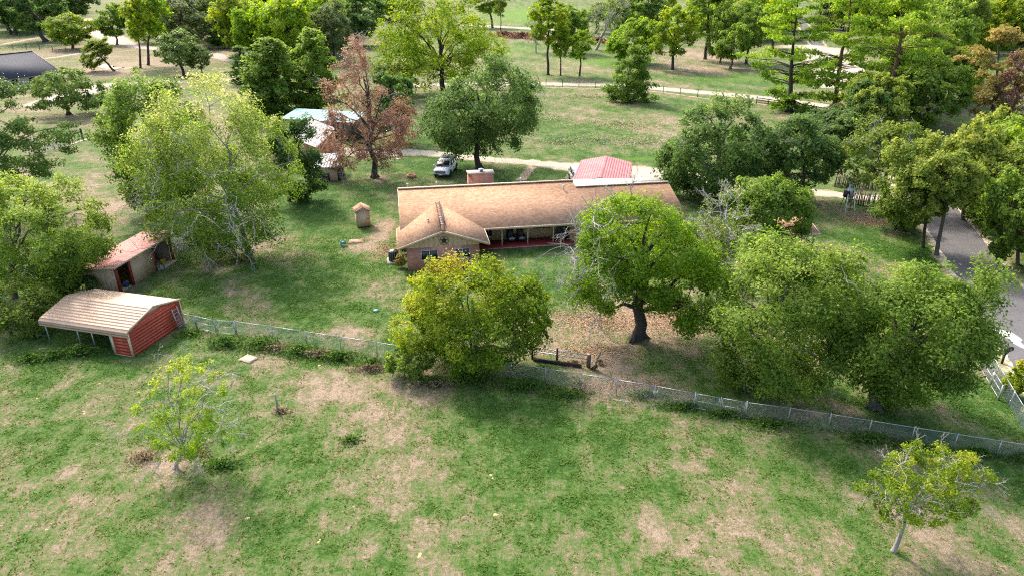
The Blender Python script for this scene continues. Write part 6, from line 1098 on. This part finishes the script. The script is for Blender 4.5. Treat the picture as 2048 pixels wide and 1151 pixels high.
def car(name, label, loc, rot, dark_roof=True):
    """sport utility, front towards +x, 5.2 m long"""
    t = thing(name, label, 'car', loc, rot)
    m = loft([(-2.58,.86,.84,.55,1.02,.08),(-2.50,.94,.92,.42,1.10,.09),(-1.6,.99,.96,.36,1.12,.09),(0,.99,.96,.36,1.10,.09),(1.2,.99,.96,.36,1.10,.09),(1.35,.99,.94,.36,1.12,.1),(2.0,.97,.90,.38,1.08,.1),(2.42,.93,.84,.42,1.00,.1),(2.58,.84,.76,.50,.90,.08)])
    obj('body', m, M['car_white'], t, False)
    m = loft([(-2.50,.90,.84,1.06,1.30,.05),(-2.34,.90,.74,1.06,1.80,.08),(-1.9,.91,.72,1.06,1.88,.1),(-.5,.91,.72,1.06,1.91,.1),(.45,.91,.72,1.06,1.86,.1),(.62,.91,.74,1.06,1.78,.08),(1.45,.90,.84,1.06,1.12,.03)])
    obj('cabin', m, M['car_white'], t, False)
    m = MB(); m.slab([(.70,-.70,1.72),(1.42,-.80,1.17),(1.42,.80,1.17),(.70,.70,1.72)], .02, (.5,0,.85)); obj('windscreen', m, M['car_glass'], t)
    m = MB(); m.slab([(-2.40,-.66,1.70),(-2.40,.66,1.70),(-2.52,.78,1.22),(-2.52,-.78,1.22)], .02, (-1,0,.1)); obj('rear_window', m, M['car_glass'], t)
    for s in (-1, 1):
        for x0, x1, x2, x3 in ((-2.2,-1.35,-1.35,-2.05), (-1.27,-.30,-.30,-1.27), (-.22,1.0,.55,-.22)):
            m = MB(); q = [(x0,s*.915,1.20),(x1,s*.915,1.20),(x2,s*.792,1.70),(x3,s*.792,1.70)]; m.slab(q if s > 0 else q[::-1], .015, (0,s,.2)); obj('side_window', m, M['car_glass'], t)
        m = MB(); m.box(.98, 1.2, s*1.0 if s > 0 else -1.2, 1.2 if s > 0 else s*1.0, 1.10, 1.30); obj('mirror', m, M['car_white'], t)
        m = MB(); m.slab([(2.36,s*.62,.80),(2.30,s*.90,.80),(2.26,s*.90,.97),(2.33,s*.62,.97)][::s], .22, (1,0,0)); obj('headlight', m, M['lamp'], t)
        m = MB(); m.box(-2.58, -2.50, *( (.74,.92) if s > 0 else (-.92,-.74)), .85, 1.25); obj('taillight', m, M['red_paint'], t)
        m = MB(); m.bar((-1.9, s*.68, 1.96), (.3, s*.68, 1.96), .05); obj('roof_rail', m, M['alu'], t)
    if dark_roof:
        m = MB(); m.box(-.9, .2, -.48, .48, 1.925, 1.945); obj('sunroof', m, M['car_glass'], t)
    m = MB(); m.box(2.50, 2.60, -.60, .60, .66, .93); g = obj('grille', m, M['black'], t)
    for z in (.72, .79, .86):
        m = MB(); m.box(2.60, 2.615, -.56, .56, z, z + .02); obj('grille_bar', m, M['alu'], g)
    m = MB(); m.box(2.46, 2.64, -.82, .82, .38, .56); obj('bumper', m, M['black'], t); m = MB(); m.box(2.645, 2.655, -.24, .24, .46, .57); obj('number_plate', m, M['white'], t)
    wm = MB(); wm.lathe([(.26, -.13), (.37, -.12), (.40, -.07), (.40, .07), (.37, .12), (.26, .13)], 20); wme = wm.mesh('tyre', M['tyre']); rm = MB(); rm.lathe([(.25, -.09), (.26, .10), (.20, .10), (.06, .125), (.02, .125)], 14); rme = rm.mesh('rim', M['alu'])
    for x in (-1.55, 1.55):
        for s in (-1, 1):
            w = bpy.data.objects.new('wheel', wme); COL.objects.link(w); w.parent = t; w.location = (x, s*.86, .40); w.rotation_euler = (-s * math.pi / 2, 0, 0)
            link('rim', rme, w)
            m = MB(); m.tube([(x + .46*math.cos(a), s*.985, .40 + .46*math.sin(a)) for a in np.linspace(.1, 3.04, 12)], .05, 5); obj('wheel_arch', m, M['black'], t)
    return t
hd = math.atan2(87.48 - 92.45, -8.49 + 7.74)
car('white_car', 'white sport utility car parked on the grass beside the driveway', (-8.95, 90.3, 0), hd).scale = (1.12, 1.12, 1.12)
car('white_car', 'white car parked under the pink carport, only its tail corner showing', (8.6, 85.6, 0), hd + .25, False)

# ------------------------------------------------------------------ fences
def wire_panel(m, p, q, h, z0=.03, cell=.075, r=.0028):
    """woven diamond wire between two posts"""
    p = np.array(p, float); q = np.array(q, float); L = np.linalg.norm(q - p); d = (q - p) / L
    n = int((L + h) / cell)
    for i in range(n):
        s = i * cell
        for sg in (1, -1):
            a = s - h if sg > 0 else s; b = s if sg > 0 else s - h     # goes up to the right / up to the left
            t0, t1 = 0., 1.
            for lo in ((a, b),):
                dx = b - a
                if dx > 0: t0 = max(t0, (0 - a) / dx); t1 = min(t1, (L - a) / dx)
                else: t0 = max(t0, (L - a) / dx); t1 = min(t1, (0 - a) / dx)
            if t1 - t0 < .03: continue
            e0 = p + d * (a + (b - a) * t0); e1 = p + d * (a + (b - a) * t1)
            P = np.array((e0[0], e0[1], z0 + h * t0)); Q = np.array((e1[0], e1[1], z0 + h * t1))
            w = np.array((-d[1], d[0], 0)) * r; u = np.array((0, 0, r * 1.6))
            m.add([P - u, P + u + w, P + u - w, Q - u, Q + u + w, Q + u - w], [(0,1,4,3), (1,2,5,4), (2,0,3,5)])
def chain_fence(name, label, tops, gates=(), h=1.15, post_r=.03, skip=()):
    x0, y0 = tops[0]
    t = thing(name, label, 'fence', (x0, y0, 0))
    L = [(x - x0, y - y0) for x, y in tops]
    gi = {g for a in gates for g in range(a[0], a[1])}
    for i, p in enumerate(L):
        big = any(i in (a[0], a[1]) for a in gates)
        m = MB(); r = post_r * (1.7 if big else 1)
        m.tube([(p[0], p[1], -.02), (p[0], p[1], h + .06)], r, 7); m.tube([(p[0], p[1], h + .06), (p[0], p[1], h + .10)], [r * 1.2, r * .4], 7)
        obj('gate_post' if big else 'post', m, M['galv'], t)
    for i in range(len(L) - 1):
        p, q = L[i], L[i + 1]
        if i in skip: continue
        if i in gi:
            g = MB()
            pp = np.array(p); qq = np.array(q); u = (qq - pp) / np.linalg.norm(qq - pp); a = pp + u * .1; b = qq - u * .1
            for z in (.1, .62, h): g.tube([(*a, z), (*b, z)], .024, 6)
            for e in (a, b): g.tube([(*e, .1), (*e, h)], .024, 6)
            go = obj('gate', g, M['galv'], t); w = MB(); wire_panel(w, a, b, h - .12, .1); o = obj('wire_mesh', w, M['wire'], go); o['kind'] = 'stuff'
        else:
            m = MB(); m.tube([(*p, h), (*q, h)], .024, 6); obj('top_rail', m, M['galv'], t)
            w = MB(); wire_panel(w, p, q, h - .05); o = obj('wire_mesh', w, M['wire'], t); o['kind'] = 'stuff'
    return t
FT = [(-25.81, 46.65), (-24.18, 46.15), (-22.33, 45.42), (-20.77, 45.26), (-17.79, 44.47), (-15.07, 43.7), (-12.37, 42.91), (-9.61, 42.12), (-7.11, 41.38), (-4.68, 40.69), (-2.34, 39.99), (-0.03, 39.27), (2.24, 38.61), (4.49, 37.93), (6.76, 37.24), (9.08, 36.52), (11.42, 35.67), (12.88, 35.18), (14.33, 34.7), (16.74, 34.13), (18.92, 33.49), (21.01, 32.85), (23.18, 32.2), (25.29, 31.57), (27.37, 30.96), (29.48, 30.34)]
chain_fence('chain_link_fence', 'long chain link fence crossing the pasture with two gates', FT, gates=((1, 3), (16, 18)))
RT = [(32.84, 40.35), (32.4, 38.99), (31.97, 37.63), (31.4, 35.9), (30.82, 34.13), (30.09, 32.01)]
chain_fence('chain_link_fence', 'short chain link fence running beside the road below the mailbox', RT)
GT = [(32.29, 40.17), (31.72, 38.32), (31.19, 36.65)]
chain_fence('swing_gate', 'low galvanised gate standing open along the right wire fence', GT, gates=((0, 1), (1, 2)), h=1.05)
GLT = [(-69.23, 97.13), (-69.12, 99.25), (-69.63, 103.08), (-70.23, 107.55)]
chain_fence('chain_link_fence', 'chain link fence on the left lawn ending at dark brace posts', GLT, h=1.3)
t = thing('brace_posts', 'pair of dark wooden brace posts with a cross rail on the left lawn', 'fence', (-69.84, 107.36))
p1 = (-69.84, 107.36); p2 = (-69.58, 110.51); dx, dy = p2[0] - p1[0], p2[1] - p1[1]
for a, b in ((0, 0), (dx, dy)):
    m = MB(); m.tube([(a, b, -.02), (a, b, 1.75)], .16, 8); obj('post', m, M['wood_dark'], t)
m = MB(); m.tube([(0, 0, 1.25), (dx, dy, 1.25)], .09, 7); obj('rail', m, M['wood_dark'], t)
def bow(label, loc, rot=0.1):
    t = thing('fence_tag', label, 'sign', loc, rot)
    for s in (-1, 1):
        m = MB(); m.slab([(0, 0, -.04), (s*.16, 0, -.13), (s*.16, 0, .13), (0, 0, .04)][::s], .015, (0, -1, 0)); obj('wing', m, M['white'], t)
    m = MB(); m.bar((0, 0, -.09), (0, 0, .09), .04); obj('clip', m, M['alu'], t)
for px, lb in ((4, 'white bow shaped tag on the wire fence right of the left gate'), (15, 'white bow shaped tag on the wire fence left of the right gate')):
    bow(lb, (FT[px][0] + .05, FT[px][1] - .05, .72))
# wire and post fence along the gravel lane, then board fence
def post_fence(name, label, pts, h, mat, rails, r=.06, wire=True, every=None):
    x0, y0 = pts[0]; t = thing(name, label, 'fence', (x0, y0, 0))
    P = [(x - x0, y - y0) for x, y in pts]
    if every:
        Q = []
        for a, b in zip(P[:-1], P[1:]):
            n = max(1, round(math.hypot(b[0]-a[0], b[1]-a[1]) / every))
            Q += [(a[0] + (b[0]-a[0]) * i / n, a[1] + (b[1]-a[1]) * i / n) for i in range(n)]
        P = Q + [P[-1]]
    pmx = MB(); pmx.tube([(0, 0, -.02), (0, 0, h)], r, 6); pme = pmx.mesh('post', M[mat])
    for p in P:
        o = link('post', pme, t); o.location = (p[0], p[1], 0)
    for z in rails:
        for a, b in zip(P[:-1], P[1:]):
            m = MB()
            if wire: m.tube([(*a, z), (*b, z)], .008, 4, cap=False)
            else: m.bar((*a, z), (*b, z), .05, .16)
            obj('wire' if wire else 'board', m, M['wire' if wire else mat], t)
    return t
post_fence('wire_fence', 'thin wire fence with dark posts along the white gravel lane', [(4.14, 166.57), (8.01, 165.81), (19.42, 163.57), (33.57, 155.8), (39.95, 150.57), (46.57, 145.66), (49.83, 142.16)], 1.6, 'wood_dark', (.4, .9, 1.4), .07, True, 4.4)
post_fence('board_fence', 'black three-board fence at the foot of the tall pines', [(49.83, 142.16), (53.35, 138.28), (56.69, 134.07), (59.09, 130.09)], 1.45, 'black', (.45, .88, 1.3), .08, False, 2.6)
post_fence('wire_fence', 'faint wire fence crossing the field behind the pink carport', [(1.27, 107.7), (7.76, 107.7), (14.57, 106.34), (22.61, 103.4)], 1.25, 'galv', (.3, .6, .9, 1.2), .04, True, 5.0)
post_fence('wire_fence', 'thin wire fence crossing the upper left lawn', [(-177.48, 249.44), (-160.59, 244.61), (-141.74, 235.47)], 1.7, 'wood_dark', (.5, 1.0, 1.5), .09, True, 6.5)
# stake fences of upright cedar poles
def stake_fence(label, a, b, h, seed, step=.14):
    t = thing('stake_fence', label, 'fence', (a[0], a[1], 0), math.atan2(b[1] - a[1], b[0] - a[0]), 'stake fences')
    L = math.hypot(b[0] - a[0], b[1] - a[1]); rng = np.random.default_rng(seed); ms = []
    for k, mt in enumerate(('wood', 'bark_grey', 'bark', 'dead_wood')):
        q = MB(); q.tube([(0, 0, 0), (.02, 0, h * .5), (-.01, 0, h)], [.06, .055, .045], 5); ms.append(q.mesh('stake', M[mt]))
    x = 0
    while x < L:
        o = link('stake', ms[int(rng.choice(4, p=[.35, .3, .2, .15]))], t); o.location = (x, rng.normal(0, .02), 0); o.scale = (rng.uniform(.8, 1.25), 1, rng.uniform(.85, 1.12)); o.rotation_euler = (rng.normal(0, .03), rng.normal(0, .05), rng.uniform(0, 6)); x += step * rng.uniform(.85, 1.25)
    for z in (.45, h * .72):
        m = MB(); m.bar((0, .09, z), (L, .09, z), .05); obj('rail', m, M['wood_dark'], t)
stake_fence('fence of upright grey cedar stakes just behind the white rail stand', (39.47, 77.49), (44.12, 73.99), 1.7, 5)
stake_fence('fence of upright cedar stakes beyond the drive, partly under the trees', (40.82, 83.84), (45.65, 82.54), 1.7, 6)

# ------------------------------------------------------------------ small things in the yard
# white rail stand with black box
bs = (37.9, 73.82)
t = thing('rail_stand', 'tall white A-frame stand with a black box beside the stake fence', 'stand', (bs[0], bs[1], 0), -.15)
for x, y in ((-.5, -1.5), (.5, -1.4), (-.45, 1.0), (.55, .8)):
    m = MB(); m.tube([(x * 1.1, y, 0), (x * .5, 0.05 * y, 3.3)], .05, 6); obj('leg', m, M['white'] if y < 0 else M['galv'], t)
m = MB(); m.box(-.42, .42, -.25, .35, 1.9, 2.9); obj('panel', m, M['alu'], t); m = MB(); m.box(-.75, -.2, -.55, -.1, 1.9, 2.6); obj('box', m, M['black'], t)
m = MB(); m.box(-.12, .12, -.12, .12, 3.28, 3.5); obj('head', m, M['black'], t)
for i in range(5):
    z = .45 + i * .45; k = 1 - z / 3.3; m = MB(); m.bar((-.28 - .27 * k, -1.45 * k, z), (.28 + .27 * k, -1.4 * k, z), .04); obj('rung', m, M['galv'], t)
# mailbox
mb_ = (34.31, 41.13)
t = thing('mailbox', 'black mailbox on a dark post at the roadside', 'mailbox', (*mb_, 0), .25)
m = MB(); m.bar((0, 0, 0), (0, 0, 1.05), .11); m.bar((-.02, 0, .98), (.40, 0, .98), .08); m.bar((0, 0, .6), (.28, 0, .95), .06); obj('post', m, M['wood_dark'], t)
m = MB(); pr = [(-.12, 0), (.12, 0), (.12, .14)] + [(.12 * math.cos(a), .14 + .12 * math.sin(a)) for a in np.linspace(.3, 2.84, 8)] + [(-.12, .14)]
m.slab([(-.10, a, 1.03 + b) for a, b in pr], .60, (1, 0, 0)); obj('box', m, M['black'], t)
m = MB(); m.box(.500, .512, -.09, .09, 1.05, 1.22); obj('door', m, M['black'], t); m = MB(); m.box(.1, .16, -.135, -.122, 1.12, 1.18); m.box(.1, .13, -.135, -.122, 1.18, 1.32); obj('flag', m, M['red_paint'], t)
m = MB(); m.box(.20, .30, -.128, -.121, 1.10, 1.19); obj('number_plate', m, M['white'], t)
# tyre planter
t = thing('ring_planter', 'terracotta coloured ring planter on the lawn behind the house', 'planter', (-13.36, 88.44))
M['terra'] = plain('terracotta', (.50,.22,.14), .8)
m = MB(); m.lathe([(.34, .0), (.58, .0), (.62, .12), (.58, .30), (.48, .34), (.38, .30), (.34, .12)], 24); obj('rim', m, M['terra'], t, True)
m = MB(); m.lathe([(.33, .02), (.33, .14), (.05, .18)], 16); obj('soil', m, M['wood_dark'], t)
# hose reel
t = thing('hose_reel', 'green garden hose reel lying on the lawn left of the gable', 'hose reel', (-16.81, 63.47), .4)
for s in (-.22, .22):
    m = MB(); m.tube([(s, .3*math.cos(a), .32 + .3*math.sin(a)) for a in np.linspace(0, 6.2832, 21)], .03, 5); m.bar((s, -.28, .03), (s, .28, .61), .03); m.bar((s, .28, .03), (s, -.28, .61), .03); obj('wheel', m, M['green_plastic'], t)
m = MB(); m.tube([(-.2, 0, .32), (.2, 0, .32)], .17, 12); obj('drum', m, M['green_plastic'], t)
m = MB(); m.tube([(-.5 + .1*i + .15*math.sin(i), -.35 + .25*math.cos(i*1.7), .03) for i in range(9)], .02, 5); obj('hose', m, M['green_plastic'], t)
def flat(name, label, cat, loc, rot, w, d, h, mat, seed=1):
    rng = np.random.default_rng(seed); n = 9; pts = []
    for i in range(n * 4):
        e, f = divmod(i, n); f = f / n - .5
        x, y = ((f, -.5), (.5, f), (-f, .5), (-.5, -f))[e]; pts.append((x * w + rng.normal(0, .025), y * d + rng.normal(0, .025), h))
    m = MB(); m.slab(pts, h + .02); o = obj(name, m, mat); o.location = (*loc, 0); o.rotation_euler = (0, 0, rot); return tag(o, label, cat)
M['pink_slab'] = plain('pink_slab', (.42,.25,.20), .9, 0, .15, 4)
flat('paving_slab', 'pink concrete slab in the lawn left of the gable wing', 'slab', (-15.77, 64.71), .15, 1.5, 1.0, .06, M['pink_slab'])
M['stone'] = plain('pale_stone', (.52,.40,.28), .9, 0, .15, 4)
flat('flat_stone', 'flat pale stone slab lying in the pasture below the left gate', 'slab', (-18.66, 41.68), -.45, 1.05, .8, .08, M['stone'], 2)
flat('flat_stone', 'low pinkish rubble slab among the weeds by the wire fence', 'slab', (-16.91, 43.01), .2, .75, .6, .05, M['stone'], 3)
m = MB(); m.lathe([(.0, .0), (.22, .0), (.25, .06), (.14, .12), (.02, .13)], 14); o = obj('valve_cover', m, M['green_plastic']); o.location = (*(-11.0, 49.26), 0); tag(o, 'small pale green valve cover in the lawn left of the yellow-green tree', 'cover')
m = MB(); m.slab([(-.35,-.15,.05),(.3,-.2,.05),(.4,.1,.05),(-.2,.2,.05)], .05); o = obj('white_board', m, M['white']); o.location = (*(-16.59, 97.94), 0); tag(o, 'small white board lying in the grass near the rusty cypress', 'board')
# stake in the pasture, lamp pole near the carport
t = thing('fence_stake', 'lone weathered wooden stake standing in the pasture', 'post', (-14.58, 35.29))
m = MB(); m.tube([(0, 0, 0), (.02, 0, .7), (-.03, .02, 1.35)], [.07, .06, .05], 7); obj('stake', m, M['bark_grey'], t)
m = MB(); m.tube([(.03, 0, 1.1), (.12, -.02, 1.2), (.06, 0, 1.3)], .015, 5); obj('wire_loop', m, M['galv'], t)
t = thing('utility_pole', 'thin grey pole with small white head beside the tan carport', 'pole', (-26.08, 47.61))
m = MB(); m.tube([(0, 0, 0), (0, 0, 1.75)], .03, 6); obj('pole', m, M['galv'], t); m = MB(); m.bar((-.1, 0, 1.75), (.32, .05, 1.82), .10, .07); obj('head', m, M['white'], t)
# old pipe rail and posts under the oak
pr0 = (1.35, 41.81); pr1 = (5.28, 40.67)
t = thing('pipe_rail', 'old two-bar pipe rail with black post above a dark sill', 'railing', (*pr0, 0), math.atan2(pr1[1]-pr0[1], pr1[0]-pr0[0])); L = math.hypot(pr1[0]-pr0[0], pr1[1]-pr0[1])
for z in (.62, .95):
    m = MB(); m.tube([(0, 0, z), (L, 0, z - .02)], .04, 7); obj('bar', m, M['galv'], t)
for x in (.1, L * .46):
    m = MB(); m.bar((x, -.02, 0), (x, -.02, 1.12), .12); obj('post', m, M['black'], t)
m = MB(); m.box(.2, L * .88, -.28, -.08, 0, .22); obj('sill_board', m, M['wood_dark'], t)
m = MB(); m.tube([(L + .02, 0, 0), (L + .02, 0, 1.02)], .15, 9); obj('end_post', m, M['bark'], t); m = MB(); m.lathe([(.14, 1.021), (.02, 1.03)], 10, (L + .02, 0, 0)); obj('cut_top', m, M['stone'], t)
t = thing('leaning_plank', 'weathered plank leaning over beside the old pipe rail', 'plank', (5.63, 40.34), -.3)
m = MB(); m.bar((0, 0, 0), (.42, .05, 1.5), .24, .10); obj('plank', m, M['wood'], t); m = MB(); m.bar((-.1, 0, 0), (.2, .02, .35), .2, .2); obj('footing', m, M['wood_dark'], t)
t = thing('tree_stump', 'cut log leaning at the foot of the pale lumpy tree', 'stump', (15.0, 38.34))
m = MB(); m.tube([(0, 0, 0), (.1, .1, .35), (.12, .1, .42)], [.26, .22, .2], 9); obj('log', m, M['bark_grey'], t); m = MB(); m.lathe([(.19, .422), (.02, .43)], 9, (.12, .1, 0)); obj('cut_top', m, M['stone'], t)
# fallen branches
for i, (p, lb) in enumerate((((-5.71, 41.4), 'fallen white branch caught on the wire fence below the yellow-green tree'), ((6.53, 36.6), 'fallen forked branch in the grass below the wire fence, left of the tag'), ((9.73, 36.26), 'fallen branches strewn along the wire fence, left of the right gate'), ((-3.99, 38.82), 'thin bent white stick below the yellow-green tree'))):
    m = MB(); rng = np.random.default_rng(90 + i)
    a = rng.uniform(0, 6.28); fork(m, (0, 0, .25 if i == 0 else .08), (math.cos(a), math.sin(a) * .4, .12), 1.0 if i < 3 else .6, .02, 3 if i < 3 else 1, rng, .12, 4)
    fork(m, (0, 0, .25 if i == 0 else .08), (-math.cos(a), -.2, .12),      .8, .02, 3, rng, .1, 4)
    o = obj('fallen_branch', m, M['dead_wood']); o.location = (*p, 0); tag(o, lb, 'branch'); o['kind'] = 'thing'
# bleached stones in the pasture
rng = np.random.default_rng(8); sv = MB()
for px in ((-5.61, 39.89), (-14.69, 32.26), (-16.84, 40.21), (-13.42, 41.0), (-12.95, 41.2), (-13.3, 26.22), (-6.96, 28.96), (-0.92, 26.64), (-4.44, 23.88), (-17.94, 32.73), (-30.41, 36.88), (-27.45, 38.64), (-26.61, 35.39), (-22.9, 25.67), (-7.91, 26.88), (-1.06, 29.16), (-9.26, 24.66), (-18.72, 34.66)):
    for k in range(2):
        x, y = px[0] + rng.normal(0, .12), px[1] + rng.normal(0, .12); r = rng.uniform(.05, .13)
        sv.add([(x + r * math.cos(a) * rng.uniform(.7, 1.2), y + r * math.sin(a) * rng.uniform(.7, 1.2), -.01) for a in np.arange(6) * 1.047] + [(x, y, r * .6)], [(i, (i + 1) % 6, 6) for i in range(6)])
o = obj('pale_tufts', sv, plain('pale_tuft', (.55,.46,.20), .9)); o['kind'] = 'stuff'
